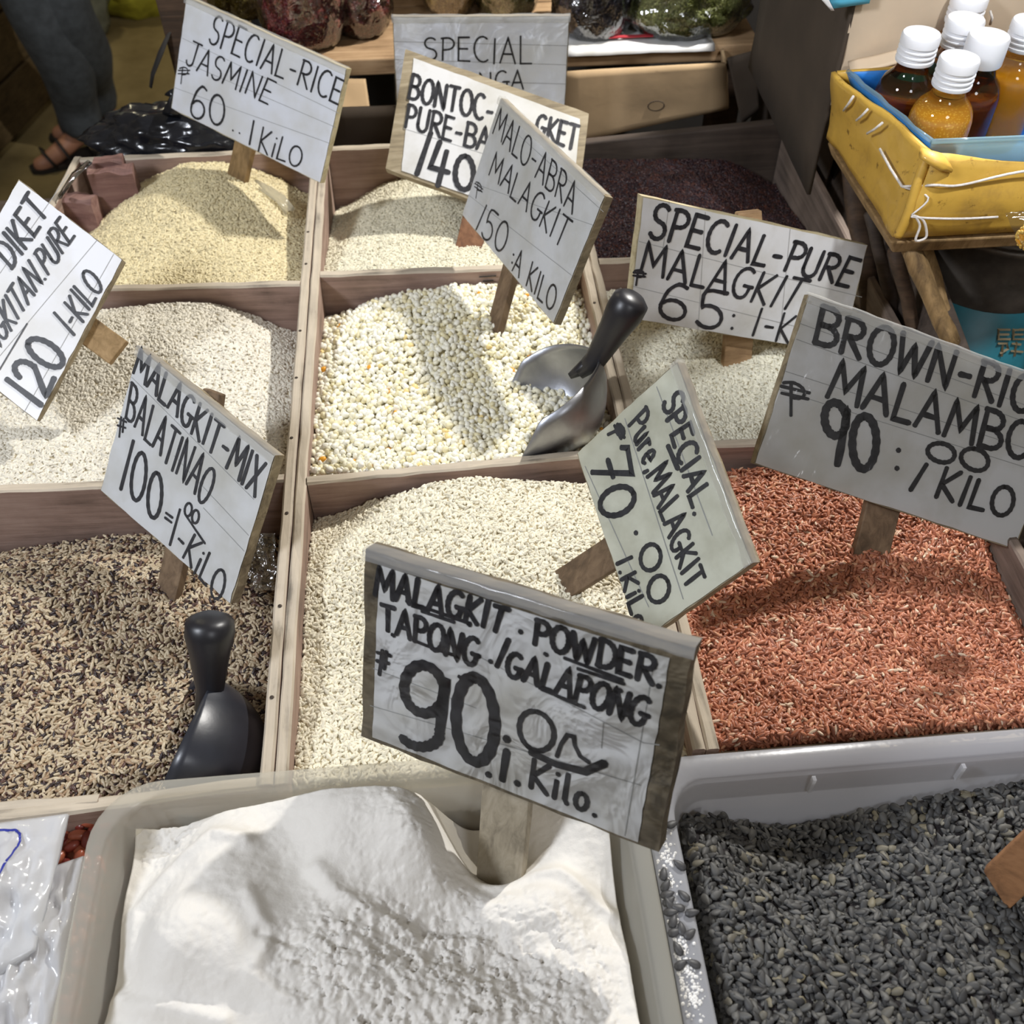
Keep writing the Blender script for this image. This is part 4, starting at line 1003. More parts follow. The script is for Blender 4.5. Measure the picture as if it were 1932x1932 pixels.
# ------------------------------------------------------------------ front left: bean box and white plastic packs
bx0, bx1 = -.40, fx0 - .004; by1 = YF - .002
t = thing('bean_box', 'low wooden box of red beans left of the flour tub', 'box', ((bx0 + bx1) / 2, .25, .79))
plank('box_side', (bx0, by1 - .006), (bx1, by1 - .006), RIM - .004, .08, .008, wood_pink, t)
plank('box_side', (bx0, .06), (bx1, .06), RIM - .004, .08, .008, wood_pink, t)
MB().box((bx0, .06, .795), (bx1, by1 - .01, .80)).build('box_bottom', wood_dusty, t)
h = heap('red_beans', 'dark red beans in the low box beside the flour tub', 'beans', bx0 + .005, bx1 - .001, .075, by1 - .012, [[.035, .03, .028], [.028, .026, .024], [.028, .026, .026]], under_red, seed=41, n=24, floor_z=.80)
scatter_mod(h, (.013, .0075, .007), 26000, bean_red, tilt=.5, lift=.002, seed=41)
def pack(label, outline, z, puff, seed, printed=False):
    """sealed plastic pack: closed puffy sheet over an outline given in plan"""
    t = thing('plastic_pack', label, 'bag', P(*outline[0], z) )
    q = [P(a, b, z) for a, b in outline]; n_ = 40; vs = []
    for top in (1, 0):
        for j in range(n_ + 1):
            for i in range(n_ + 1):
                u, v = i / n_, j / n_
                p = (q[0] * (1 - u) + q[1] * u) * (1 - v) + (q[3] * (1 - u) + q[2] * u) * v
                e_ = (min(u, 1 - u) * 2) ** .45 * (min(v, 1 - v) * 2) ** .45
                hgt = puff * e_ * (1 + .0 * u) + (.0075 * noise.fractal(Vector((p.x * 70 + seed, p.y * 34, p.z)), .5, 2, 3) + .003 * abs(noise.noise(Vector((p.x * 60, p.y * 25, seed))))) * min(1, e_ * 1.6) + .0006 * noise.noise(p * 60)
                vs.append(Vector((p.x, p.y, z + (hgt if top else -.003 + .002 * noise.noise(p * 120)))))
    M_ = (n_ + 1) ** 2; fs = []
    for j in range(n_):
        for i in range(n_):
            a = j * (n_ + 1) + i; fs.append((a, a + n_ + 1, a + n_ + 2, a + 1)); fs.append((M_ + a, M_ + a + 1, M_ + a + n_ + 2, M_ + a + n_ + 1))
    bd = list(range(n_ + 1)) + [j * (n_ + 1) + n_ for j in range(1, n_ + 1)] + [n_ * (n_ + 1) + i for i in range(n_ - 1, -1, -1)] + [j * (n_ + 1) for j in range(n_ - 1, 0, -1)]
    for k in range(len(bd)): fs.append((bd[k], bd[(k + 1) % len(bd)], M_ + bd[(k + 1) % len(bd)], M_ + bd[k]))
    o = mesh_obj('film_pack', vs, fs, bag_white, t, True)
    if printed:
        mb = MB(); pts = []
        for (a, b) in [(-40, 1559), (10, 1560), (26, 1562), (33, 1568), (33, 1580), (10, 1650), (-15, 1720), (-40, 1790)]:
            pts.append(P(a, b, z + puff * .92))
        # drape the print on the sheet
        from mathutils.bvhtree import BVHTree
        bv = BVHTree.FromPolygons(vs, fs); out = []
        for i in range(len(pts) - 1):
            for k in range(6):
                p = pts[i].lerp(pts[i + 1], k / 6); hit = bv.ray_cast(Vector((p.x, p.y, 2)), Vector((0, 0, -1)))
                out.append(Vector((p.x, p.y, (hit[0].z if hit[0] else p.z))))
        ribbon(mb, out, .0016, Vector((0, 0, 1)), .0006); mb.build('printed_frame', pen_blue, t)
    return t
pack('white plastic pack with a blue printed frame at the lower left edge', [(-170, 1575), (128, 1535), (65, 1790), (-230, 2000)], .889, .010, 2, True)
pack('plain white plastic pack under the printed one, against the flour tub', [(40, 1655), (158, 1615), (92, 1985), (-120, 2060)], .876, .009, 6)

# ------------------------------------------------------------------ shelf at the back with bags of beans
SY = 1.35; SZ = .915
t = thing('back_shelf', 'wooden shelf behind the signs carrying plastic bags of beans', 'shelf', (.15, 1.5, .75))
bevel(MB().box((-.20, SY, SZ - .022), (.455, SY + .16, SZ)).build('shelf_board', wood_shelf, t), .002)
bevel(MB().box((-.20, SY + .165, SZ - .022), (.455, SY + .36, SZ)).build('shelf_board', wood_shelf, t), .002)
for x in (-.16, .43): bevel(MB().box((x - .02, SY + .03, 0), (x + .02, SY + .07, SZ - .022)).build('leg', wood_dark, t), .002)
bevel(MB().box((-.14, SY + .035, .70), (.41, SY + .06, .76)).build('rail', wood_dark, t), .002)
# black sheet standing in for the shaded recess behind the shelf legs
t = thing('shade_sheet', 'black sheet standing in for the shaded interior behind the shelf', 'shade_backing', (.4, 1.75, .0))
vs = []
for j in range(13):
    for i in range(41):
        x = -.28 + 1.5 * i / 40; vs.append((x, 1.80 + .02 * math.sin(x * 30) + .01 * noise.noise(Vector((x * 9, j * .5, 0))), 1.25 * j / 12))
solid(mesh_obj('shade_backing', vs, [(j * 41 + i, j * 41 + i + 1, (j + 1) * 41 + i + 1, (j + 1) * 41 + i) for j in range(12) for i in range(40)], black_void, t, True), .004)
# newspaper sheet on shelf
t = thing('paper_sheet', 'creased white paper lying on the shelf edge under the green beans', 'paper', (.28, 1.37, SZ))
vs = []; n_ = 14
for j in range(n_ + 1):
    for i in range(n_ + 1):
        x = .19 + .20 * i / n_; y = SY - .012 + .10 * j / n_
        zz = SZ + .0035 + .003 * abs(noise.noise(Vector((x * 30, y * 40, 1)))) - (.006 if j == 0 else 0)
        vs.append((x, y, zz))
solid(mesh_obj('sheet', vs, [(j * (n_ + 1) + i, j * (n_ + 1) + i + 1, (j + 1) * (n_ + 1) + i + 1, (j + 1) * (n_ + 1) + i) for j in range(n_) for i in range(n_)], paper_grey, t, True), .0006)
MB().box((.25, SY + .014, SZ + .008), (.31, SY + .02, SZ + .0095)).build('red_edge', red_strip, t)

def bean_bag(label, px, py, w_, h_, dpt, beanmat, size, dens, seed, yoff=0.0):
    base = atY(px, py, SY + .06 + yoff); base.z = max(SZ + .002, base.z)
    t = thing('bean_bag', label, 'bag', (base.x, base.y, SZ))
    b_ = bmesh.new(); bmesh.ops.create_icosphere(b_, subdivisions=5, radius=1)
    vs = []; vo = []
    for v in b_.verts:
        q = v.co.copy(); zz = q.z if q.z > -.6 else -.6 - (q.z + .6) * .0
        k = 1 + .09 * noise.fractal(q * 1.7 + Vector((seed, 0, 0)), .6, 2, 3)
        b0 = Vector((q.x * w_ / 2 * k, q.y * dpt / 2 * k, (zz + .6) / 1.6 * h_ * k))
        vs.append(Vector((base.x, base.y, SZ + .006)) + b0 * .96)
        ang = math.atan2(q.y, q.x); k2 = 1.13 + .030 * math.sin(ang * 17 + 3 * noise.noise(q * 2)) * max(0, q.z + .3) + .05 * noise.noise(Vector((ang * 3, q.z * 3, seed)))
        vo.append(Vector((base.x, base.y, SZ + .0045)) + Vector((b0.x * k2, b0.y * k2, b0.z * 1.12)))
    fs = [tuple(v.index for v in f.verts) for f in b_.faces]; b_.free()
    ub = plain('under_beans_%d' % seed, tuple(c * .5 for c in beanmat[0]), .7)
    o = mesh_obj('beans', vs, fs, ub, t, True); o['kind'] = 'stuff'
    gm = grain_mat('beans_%d' % seed, [(0, tuple(c * .6 for c in beanmat[0])), (.6, beanmat[0]), (1, beanmat[1])], .35)
    scatter_mod(o, tuple(q * .8 for q in size), dens * 2.3, gm, tilt=.2, lift=.0001, seed=seed, minz=-2, sub=2)
    mesh_obj('plastic_film', vo, fs, film_bag, t, True)
    top = Vector((base.x + .01, base.y + .01, SZ + h_ * 1.02))
    MB().tube([top - Vector((0, 0, .012)), top + Vector((0, 0, .006)), top + Vector((.006, 0, .016)), top + Vector((.02, .005, .034))], [.016, .005, .006, .018], 10).build('tied_neck', film_bag, t, True)
    return t
bean_bag('bag of deep red beans at the left end of the shelf', 585, 100, .105, .105, .10, ((.22, .025, .035), (.40, .07, .05)), (.008, .0055, .005), 45000, 51)
bean_bag('bag of dark red beans half hidden in shade, right of the deep red bag', 690, 95, .075, .085, .09, ((.13, .018, .026), (.26, .05, .04)), (.008, .0055, .005), 45000, 52, .03)
bean_bag('bag of yellow-green grain behind the top of the JASMINE sign', 465, 60, .10, .10, .09, ((.36, .27, .04), (.5, .4, .1)), (.005, .004, .004), 90000, 53, .10)
bean_bag('bag of golden beans behind the bluish SPECIAL sign', 850, 70, .075, .11, .08, ((.40, .27, .06), (.6, .44, .14)), (.006, .004, .004), 80000, 54, .08)
bean_bag('bag of green mung beans just right of the golden ones', 955, 70, .085, .105, .08, ((.26, .27, .06), (.42, .42, .14)), (.005, .0042, .004), 80000, 55, .07)
bean_bag('tied bag of black beans on the middle of the shelf', 1115, 92, .105, .11, .10, ((.02, .02, .03), (.07, .07, .09)), (.007, .005, .0045), 60000, 56)
bean_bag('wide bag of green mung beans at the right end of the shelf', 1280, 88, .16, .085, .12, ((.24, .27, .07), (.40, .43, .15)), (.005, .0042, .004), 80000, 57)

# cardboard box under the shelf, left flap
def sheet(name, pts, th, mat, parent, n_=10, amp=.002, seed=0):
    pts = [Vector(p) for p in pts]; vs = []
    nn = (pts[1] - pts[0]).cross(pts[3] - pts[0]).normalized()
    for j in range(n_ + 1):
        for i in range(n_ + 1):
            u, v = i / n_, j / n_
            p = (pts[0] * (1 - u) + pts[1] * u) * (1 - v) + (pts[3] * (1 - u) + pts[2] * u) * v
            vs.append(p + nn * amp * noise.fractal(p * 14 + Vector((seed, 0, 0)), .6, 2, 3))
    o = mesh_obj(name, vs, [(j * (n_ + 1) + i, j * (n_ + 1) + i + 1, (j + 1) * (n_ + 1) + i + 1, (j + 1) * (n_ + 1) + i) for j in range(n_) for i in range(n_)], mat, parent, True)
    return solid(o, th, 0)
t = thing('cardboard_box', 'brown cardboard box tucked under the shelf behind the black rice', 'box', (.30, 1.31, .75))
A_ = [atY(1062, 135, 1.305), atY(1368, 118, 1.305), atY(1372, 205, 1.30), atY(1062, 272, 1.30)]
sheet('front_panel', A_, .004, cardboard, t, seed=3)
sheet('side_panel', [A_[1], A_[1] + Vector((.006, .04, 0)), A_[2] + Vector((.006, .04, -.01)), A_[2]], .004, cardboard, t, seed=4)
sheet('torn_flap', [atY(1372, 110, 1.30), atY(1425, 95, 1.30), atY(1432, 205, 1.29), atY(1400, 235, 1.29)], .004, cardboard_shaded, t, seed=5)
q = atY(1237, 198, 1.302)
MB().tube([q + Vector((.011 * math.cos(a), -.0025, .007 * math.sin(a))) for a in np.linspace(0, 6.283, 17)], .0006, 5, False).build('ring_mark', cardboard_shaded, t)
t = thing('cardboard_flap', 'torn cardboard flap below the shelf between the two far signs', 'cardboard', (-.10, 1.30, .80))
sheet('flap', [atY(640, 150, 1.33), atY(690, 150, 1.33), atY(705, 262, 1.27), atY(632, 240, 1.27)], .004, cardboard, t, seed=6)
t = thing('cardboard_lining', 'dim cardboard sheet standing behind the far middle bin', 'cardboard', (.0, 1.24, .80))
sheet('sheet', [(-.13, 1.25, .90), (.16, 1.25, .90), (.16, 1.235, .76), (-.13, 1.235, .76)], .004, cardboard_shaded, t, seed=8)

# dark stand at left of the shelf
t = thing('dark_post', 'dark wooden post with a dangling strap left of the JASMINE sign', 'post', atY(325, 250, 1.42))
a = atY(318, -90, 1.40); b_ = Vector((a.x + .012, 1.42, 0))
bevel(MB().hexa([b_ + Vector((-.03, -.02, 0)), b_ + Vector((.03, -.02, 0)), b_ + Vector((.03, .02, 0)), b_ + Vector((-.03, .02, 0))], [a + Vector((-.028, -.02, .1)), a + Vector((.028, -.02, .1)), a + Vector((.028, .02, .1)), a + Vector((-.028, .02, .1))]).build('post_body', wood_dark, t), .003)
MB().tube([atY(320, 60, 1.385), atY(303, 100, 1.37), atY(288, 140, 1.36), atY(284, 165, 1.36)], [.003, .005, .004, .003], 6, flat=.4).build('strap', black_void, t, True)

# ------------------------------------------------------------------ right: stacked sheets, beige box, tray with bottles
t = thing('cardboard_stack', 'upright stack of shade-coloured cardboard sheets left of the beige box', 'cardboard', (.44, 1.2, .75))
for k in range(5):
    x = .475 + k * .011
    sheet('sheet', [(x, 1.08, 1.22), (x + .01, 1.42, 1.22), (x + .01, 1.42, .76), (x, 1.08, .76)], .004, cardboard_shaded if k % 2 == 0 else black_void, t, 6, seed=k)
TZ0, TZ1 = 1.012, 1.085
FL, BL = P(1745, 282, TZ1), P(1580, 135, TZ1)
FLb, BLb = P(1690, 446, TZ0), P(1566, 258, TZ0)
XRt = .80
FR = Vector((XRt, P(1932, 272, TZ1).y - .004, TZ1)); FRb = Vector((XRt, P(1900, 436, TZ0).y, TZ0))
BR_ = Vector((XRt, BL.y + .01, TZ1)); BRb = Vector((XRt, BLb.y + .01, TZ0))
t = thing('bottle_tray', 'yellow cardboard tray lined with blue plastic and laced with string, holding the bottles', 'tray', (FLb.x + .1, FLb.y + .1, TZ0 - .003))
FLo = P(1757, 283, TZ1)
# front panel with a dipping top edge
vs = []; n_ = 24
for j in range(9):
    for i in range(n_ + 1):
        u = i / n_; v = j / 8
        tp = FLo.lerp(FR, u); tp = tp + Vector((0, -.004, -.017 * math.sin(min(1, u * 1.15) * math.pi) - .004 * u + .0025 * noise.noise(Vector((u * 9, 0, 3)))))
        bt = FLb.lerp(FRb, u)
        p = bt.lerp(tp, v); p.y -= .006 * math.sin(v * math.pi) + .003 * noise.noise(Vector((u * 6, v * 3, 1)))
        vs.append(p)
solid(mesh_obj('front_panel', vs, [(j * (n_ + 1) + i, j * (n_ + 1) + i + 1, (j + 1) * (n_ + 1) + i + 1, (j + 1) * (n_ + 1) + i) for j in range(8) for i in range(n_)], cardboard_yellow, t, True), .004, 0)
sheet('left_panel', [BL + Vector((-.004, 0, 0)), FLo + Vector((-.002, -.002, .0)), FLb, BLb], .004, cardboard_yellow, t, 14, .004, 2)
sheet('back_panel', [BL, BR_, BRb, BLb], .004, cardboard_yellow, t, 8, .002, 3)
sheet('right_panel', [FR, BR_, BRb, FRb], .004, cardboard_yellow, t, 8, .002, 4)
sheet('tray_floor', [FLb, FRb, BRb, BLb], .003, cardboard_yellow, t, 6, .0005, 5)
# folded-over corner
MB().tube([FLo + Vector((-.012, -.008, .002)), FLo + Vector((.004, -.012, -.004)), FLo + Vector((.016, -.010, -.012))], [.007, .011, .005], 10, flat=.5).build('corner_fold', cardboard_yellow, t, True)
# liner: inner walls with a rolled rim
ins = .007
def off_(p, dx, dy, dz=0): return Vector((p.x + dx, p.y + dy, p.z + dz))
Li = [off_(FL, ins, ins, .002), off_(FR, -ins, ins, .002), off_(BR_, -ins, -ins, .002), off_(BL, ins, -ins, .002)]
Lb = [off_(FLb, .030, .040, .005), off_(FRb, -ins, .028, .005), off_(BRb, -ins, -.02, .005), off_(BLb, .03, -.012, .005)]
sheet('liner', [Li[3], Li[0], Lb[0], Lb[3]], .0015, blue_liner, t, 8, .0015, 12)
o = sheet('liner', [Li[0], Li[1], Lb[1], Lb[0]], .0015, clear_blue, t, 8, .0015, 13); o['label'] = 'clear bluish liner wall'
sheet('liner', [Li[2], Li[3], Lb[3], Lb[2]], .0015, blue_liner, t, 8, .0015, 14)
sheet('liner', Lb, .0015, blue_liner, t, 6, .0004, 15)
MB().tube([Li[3].lerp(Li[0], k / 10) + Vector((0, 0, .001 + .001 * math.sin(k * 2.1))) for k in range(11)], .0022, 8).build('liner_rim', clear_blue, t, True)
MB().tube([Li[0].lerp(Li[1], k / 10) + Vector((0, 0, .001)) for k in range(11)], .0022, 8).build('liner_rim', clear_blue, t, True)
def tri_pt(u, v):   # point on left panel, slightly outside
    p = (BL.lerp(FL, u)).lerp(BLb.lerp(FLb, u), v); return p + Vector((-.0075, -.005, 0))
def fr_pt(u, v):
    tp = FLo.lerp(FR, u) + Vector((0, -.004, -.017 * math.sin(min(1, u * 1.15) * math.pi) - .004 * u)); p = tp.lerp(FLb.lerp(FRb, u), v)
    return p + Vector((0, -.0095, 0))
for a, b_ in (((.28, .02), (.20, .30)), ((.45, .02), (.36, .26)), ((.62, .02), (.50, .28)), ((.66, .30), (.96, .42))):
    p, q = tri_pt(*a), tri_pt(*b_); MB().tube([p, p.lerp(q, .5) + Vector((-.001, -.002, 0)), q], .0012, 6).build('string', string_white, t, True)
p0 = tri_pt(.96, .42)
MB().cord([p0, fr_pt(.02, .30), fr_pt(.08, .28), fr_pt(.20, .06), fr_pt(.34, -.06), fr_pt(.5, -.10), fr_pt(.7, -.05)], .0012).build('string', string_white, t, True)
MB().cord([fr_pt(.0, .68), fr_pt(.04, .70), fr_pt(.12, .71), fr_pt(.20, .69)], .0011).build('string', string_white, t, True)
MB().cord([fr_pt(.0, .66), fr_pt(.03, .72), fr_pt(.05, .86), fr_pt(.055, .96), fr_pt(.035, .98), fr_pt(.03, .80), fr_pt(.01, .68)], .0011).build('string', string_white, t, True)
MB().cord([fr_pt(.36, .42), fr_pt(.45, .38), fr_pt(.6, .35)], .0012).build('string', string_white, t, True)
MB().cord([fr_pt(.0, .66), fr_pt(.02, .45), p0], .0009, 6).build('string', string_white, t, True)

MB().cord([FLo + Vector((-.003, -.003, -.002)), FLo.lerp(FLb, .3) + Vector((-.004, -.006, 0)), FLo.lerp(FLb, .7) + Vector((-.001, -.006, 0)), FLb + Vector((0, -.003, .002))], .0042, 8).build('corner_fold', cardboard_yellow, t, True)
# beige cardboard box behind the tray
t = thing('beige_carton', 'large beige cardboard carton standing behind the bottles', 'box', (.62, 1.05, .95))
y_ = BL.y + .045
q0 = atY(1578, 150, y_); q1 = atY(1578, -60, y_)
sheet('front_panel', [(q0.x, y_, 1.32), (.95, y_ + .02, 1.32), (.95, y_ + .02, 1.03), (q0.x, y_, 1.03)], .004, cardboard_beige, t, 12, .003, 22)
sheet('side_panel', [(q0.x, y_, 1.32), (q0.x + .01, y_ + .3, 1.32), (q0.x + .01, y_ + .3, .93), (q0.x, y_, .93)], .004, cardboard_shaded, t, 8, .002, 23)
sheet('bent_flap', [atY(1600, 118, y_ - .004), atY(1712, 92, y_ - .012), atY(1722, 112, y_ - .03), atY(1606, 142, y_ - .03)], .003, cardboard_beige, t, 6, .002, 24)
MB().tube([atY(1868, 20, y_ - .004), atY(1872, 34, y_ - .008), atY(1868, 46, y_ - .004)], .0013, 6).build('string_tie', string_white, t, True)
t2_ = thing('blue_label', 'light blue printed label at the top edge above the carton', 'label', atY(1600, 10, y_ - .006))
sheet('label_sheet', [atY(1550, -30, y_ - .007), atY(1652, -40, y_ - .007), atY(1640, 6, y_ - .007), atY(1572, 16, y_ - .007)], .0008, blue_label, t2_, 4, .0005)
sheet('label_margin', [atY(1545, -6, y_ - .008), atY(1560, -8, y_ - .008), atY(1574, 20, y_ - .008), atY(1568, 20, y_ - .008)], .0008, paper_white, t2_, 3, .0002)

def bottle(label, px, py, rb, H, liq, glassm, cap_s, ribbed=True, rc=.0165, cap_h=.024, fill=.80):
    zb = TZ0 + .010; cp = P(px, py, zb + H)      # px,py = centre of the cap's top
    c = Vector((cp.x, cp.y, zb))
    t = thing('glass_bottle', label, 'bottle', c, 'medicine bottles in the tray')
    sh = H - cap_h - .006
    prof = [(rb * .86, 0), (rb * .96, .002), (rb, .006), (rb, sh * .66), (rb * .985, sh * .74), (rb * .93, sh * .81), (rb * .83, sh * .875), (rb * .70, sh * .92), (rc * .92, sh * .965), (rc * .80, sh + .004), (rc * .8, H - .004)]
    MB().lathe(prof, c, 40).build('glass_body', glassm, t, True)
    top = sh * fill
    lp = [(rb * .8, .004), (rb * .93, .008)]
    for r_, z_ in prof[3:]:
        if z_ < top: lp.append((r_ * .93, z_))
    lr = np.interp(top, [p[1] for p in prof], [p[0] for p in prof]) * .93
    lp += [(lr, top), (0, top)]
    MB().lathe(lp, c, 36).build('liquid', liq, t, True)
    z0 = H - cap_h; cpf = [(rc, z0), (rc * 1.02, z0 + .001)]
    if ribbed:
        for k in range(3): cpf += [(rc * 1.02, z0 + .003 + k * .0045), (rc * .91, z0 + .0040 + k * .0045), (rc * .91, z0 + .0054 + k * .0045), (rc * 1.02, z0 + .0064 + k * .0045)]
    cpf += [(rc * 1.02, H - .002), (rc * .96, H), (rc * .9, H), (0, H + .0003)]
    o = MB().lathe(cpf, c, 40).build('cap', cap_white, t, True)
    m_ = o.modifiers.new('edge', 'EDGE_SPLIT'); m_.split_angle = math.radians(40)
    return t
bottle('front bottle of speckled honey-orange liquid with a ribbed white cap', 1812, 108, .0268, .112, liquid_honey, clear_glass, 1)
bottle('dark brown bottle at the left of the tray, against the blue liner', 1740, 62, .0262, .112, liquid_brown, amber, 1, fill=.66)
bottle('brown bottle with a smooth plain white cap, right of the honey bottle', 1868, 66, .0262, .112, liquid_brown, amber, 1, ribbed=False, rc=.0175, fill=.7)
bottle('brown bottle directly behind the honey bottle, between the other caps', 1824, 34, .0262, .112, liquid_brown, amber, 1, fill=.7)
bottle('rearmost bottle, only its white cap showing above the others', 1832, -8, .0255, .112, liquid_brown, amber, 1, fill=.7)
bottle('bright orange bottle cut by the right edge of the photo', 1948, 38, .0268, .112, liquid_orange, clear_glass, 1)

# support under the tray: ledge and rough sticks
t = thing('tray_stand', 'rough plank ledge on crossed sticks carrying the bottle tray', 'stand', (.50, .85, .755))
bevel(MB().hexa([(FLb.x + .004, FLb.y + .004, TZ0 - .020), (XRt, FRb.y + .004, TZ0 - .020), (XRt, BRb.y, TZ0 - .020), (BLb.x + .006, BLb.y, TZ0 - .020)], [(FLb.x - .004, FLb.y - .002, TZ0 - .005), (XRt, FRb.y, TZ0 - .005), (XRt, BRb.y, TZ0 - .005), (BLb.x - .002, BLb.y, TZ0 - .005)]).build('ledge', wood_stick, t), .002)
def stickp(a, b, r_, mat, nm='stick'):
    k = 9; pts = [a.lerp(b, i / (k - 1)) + Vector((.003 * noise.noise(Vector((i * .9, r_ * 900, 0))), .003 * noise.noise(Vector((i, 4, 0))), 0)) for i in range(k)]
    return MB().tube(pts, [r_ * (1 + .18 * noise.noise(Vector((i * 1.3, r_ * 500, 2)))) for i in range(k)], 10, flat=.7).build(nm, mat, t, True)
stickp(D(1712, 452, .92), D(1795, 650, .96), .011, wood_stick)
stickp(D(1745, 455, .96), D(1802, 640, 1.0), .006, wood_stick)
stickp(D(1688, 470, .98), D(1745, 700, 1.06), .010, wood_dark)
stickp(D(1580, 262, 1.03), D(1690, 455, .93), .007, wood_stick)
stickp(D(1600, 280, 1.06), D(1655, 640, 1.10), .012, wood_dark)
stickp(D(1640, 400, 1.02), D(1700, 650, 1.08), .008, wood_dusty)
for q in ((.78, .80), (.55, .97), (.78, 1.0)):
    bevel(MB().box((q[0] - .012, q[1] - .012, .755), (q[0] + .012, q[1] + .012, TZ0 - .02)).build('leg', wood_dark, t), .002)

# paint cans beneath the tray
t = thing('paint_can', 'teal painted can with a dull metal top band under the tray', 'can', (.0, .0, .755))
cc = P(1905, 560, .88); cc.y += .06; cz0 = .755; t.location = (cc.x, cc.y, cz0)
Rc = .080
MB().lathe([(Rc, 0), (Rc * 1.02, .002), (Rc * 1.02, .005), (Rc, .007), (Rc, .118)], (cc.x, cc.y, cz0), 48).build('can_body', paint_teal, t, True)
MB().lathe([(Rc * .995, .118), (Rc * 1.0, .119), (Rc * .985, .150), (Rc * .985, .182), (Rc * 1.015, .184), (Rc * 1.015, .190), (Rc * .93, .190), (Rc * .9, .184), (0, .184)], (cc.x, cc.y, cz0), 48).build('can_band', can_rust, t, True)
# writing on the can, two rough rows
mb = MB()
def canp(px, py):
    r_ = ray(px, py); # nearest intersection with cylinder
    o_ = Vector((-cc.x, -cc.y)); d_ = Vector((r_.x, r_.y)); A2 = d_.dot(d_); B2 = 2 * o_.dot(d_); C2_ = o_.dot(o_) - (Rc + .0008) ** 2
    disc = max(0, B2 * B2 - 4 * A2 * C2_); k = (-B2 - math.sqrt(disc)) / (2 * A2); return CAM + r_ * k
for L in ([(1905, 622), (1884, 622), (1884, 640), (1906, 640)], [(1884, 631), (1903, 631)], [(1932, 622), (1912, 622), (1912, 640), (1932, 640)], [(1912, 631), (1930, 631)],
          [(1884, 648), (1900, 648), (1902, 658), (1888, 666)], [(1892, 652), (1890, 672)], [(1910, 648), (1926, 650)], [(1918, 646), (1914, 672)], [(1908, 662), (1930, 664)]):
    pp = [canp(*q) for q in L]; ribbon(mb, pp, .0022, (CAM - Vector((cc.x, cc.y, .85))).normalized(), .0005)
mb.build('lettering', can_print, t)
# small bag of yellow grain at the right edge
t = thing('snack_bag', 'small clear bag of yellow grain hanging at the right edge below the tray', 'bag', P(1925, 470, 1.0))
ct = D(1945, 425, .76); vs = []; n_ = 14
for j in range(n_ + 1):
    for i in range(n_ + 1):
        u, v = i / n_, j / n_
        p = D(1896, 402, .74).lerp(D(1990, 392, .74), u); q = D(1935, 478, .75).lerp(D(1985, 478, .75), u)
        r_ = p.lerp(q, v); vs.append(r_ - fw * .006 * math.sin(u * math.pi) * math.sin(v * math.pi) + fw * .002 * noise.noise(r_ * 120))
o = mesh_obj('bag_film', vs, [(j * (n_ + 1) + i, j * (n_ + 1) + i + 1, (j + 1) * (n_ + 1) + i + 1, (j + 1) * (n_ + 1) + i) for j in range(n_) for i in range(n_)], film_bag, t, True)
b_ = bmesh.new(); bmesh.ops.create_icosphere(b_, subdivisions=3, radius=1); c0 = D(1955, 440, .765)
o = mesh_obj('grain_fill', [c0 + Vector((v.co.x * .014, v.co.y * .007, v.co.z * .011 - .002)) for v in b_.verts], [tuple(v.index for v in f.verts) for f in b_.faces], liquid_orange, t, True); o['kind'] = 'stuff'
scatter_mod(o, (.003, .003, .003), 120000, grain_mat('millet', rice_col((.7, .45, .08))), seed=77, minz=-2, sub=1); b_.free()

# ------------------------------------------------------------------ aisle: facing stall, bags, person
t = thing('opposite_stall', 'brown plank stall side across the aisle at the left edge', 'stall', (-1.4, 3.0, 0))
g0, g1 = P(-60, 372, 0), P(135, 160, 0)
dx = (g1 - g0); 
for k in range(5):
    z0 = .02 + k * .15
    bevel(MB().hexa([g0 + Vector((0, 0, z0)), g1 + Vector((0, 0, z0)), g1 + Vector((-.03, 0, z0)), g0 + Vector((-.03, 0, z0))], [g0 + Vector((0, 0, z0 + .14)), g1 + Vector((0, 0, z0 + .14)), g1 + Vector((-.03, 0, z0 + .14)), g0 + Vector((-.03, 0, z0 + .14))]).build('plank', stall_wood, t), .004)
for s_ in (.1, .5, .9):
    p = g0.lerp(g1, s_); bevel(MB().box((p.x - .10, p.y - .03, 0), (p.x - .032, p.y + .03, .8)).build('post', stall_wood, t), .004)
def blob_obj(name, c, r3, mat, parent, seed, amp=.15, sub=4):
    b_ = bmesh.new(); bmesh.ops.create_icosphere(b_, subdivisions=sub, radius=1)
    vs = [Vector(c) + Vector((v.co.x * r3[0], v.co.y * r3[1], v.co.z * r3[2])) * (1 + amp * noise.fractal(v.co * 2 + Vector((seed, 0, 0)), .6, 2, 4)) for v in b_.verts]
    o = mesh_obj(name, vs, [tuple(v.index for v in f.verts) for f in b_.faces], mat, parent, True); b_.free(); return o
p = P(148, 95, 0)
t = thing('floor_bag', 'grey-green translucent plastic bag on the floor behind the legs', 'bag', p)
bag_grey = plain('bag_grey', (.16, .17, .13), .25, var=.4, vs=14, bs=.8, bscale=25)
blob_obj('bag_body', (p.x, p.y + .1, .13), (.11, .10, .14), bag_grey, t, 3)
blob_obj('bag_top', (p.x, p.y + .1, .27), (.04, .04, .05), bag_grey, t, 5)
p = P(245, 52, 0)
t = thing('fruit_sack', 'yellow-green fruit in a clear sack at the far end of the aisle', 'sack', p)
blob_obj('sack_body', (p.x, p.y + .12, .13), (.17, .12, .15), yellow_fruit, t, 7, .1)
for k in range(5): blob_obj('fruit', (p.x - .12 + .06 * k, p.y + .02, .16 + .05 * math.sin(k * 2)), (.045, .04, .045), yellow_fruit, t, k, .03, 3)
p = P(195, 48, 0)
t = thing('wooden_box', 'dark brown wooden box at the far end of the aisle', 'box', (p.x, p.y + .15, 0))
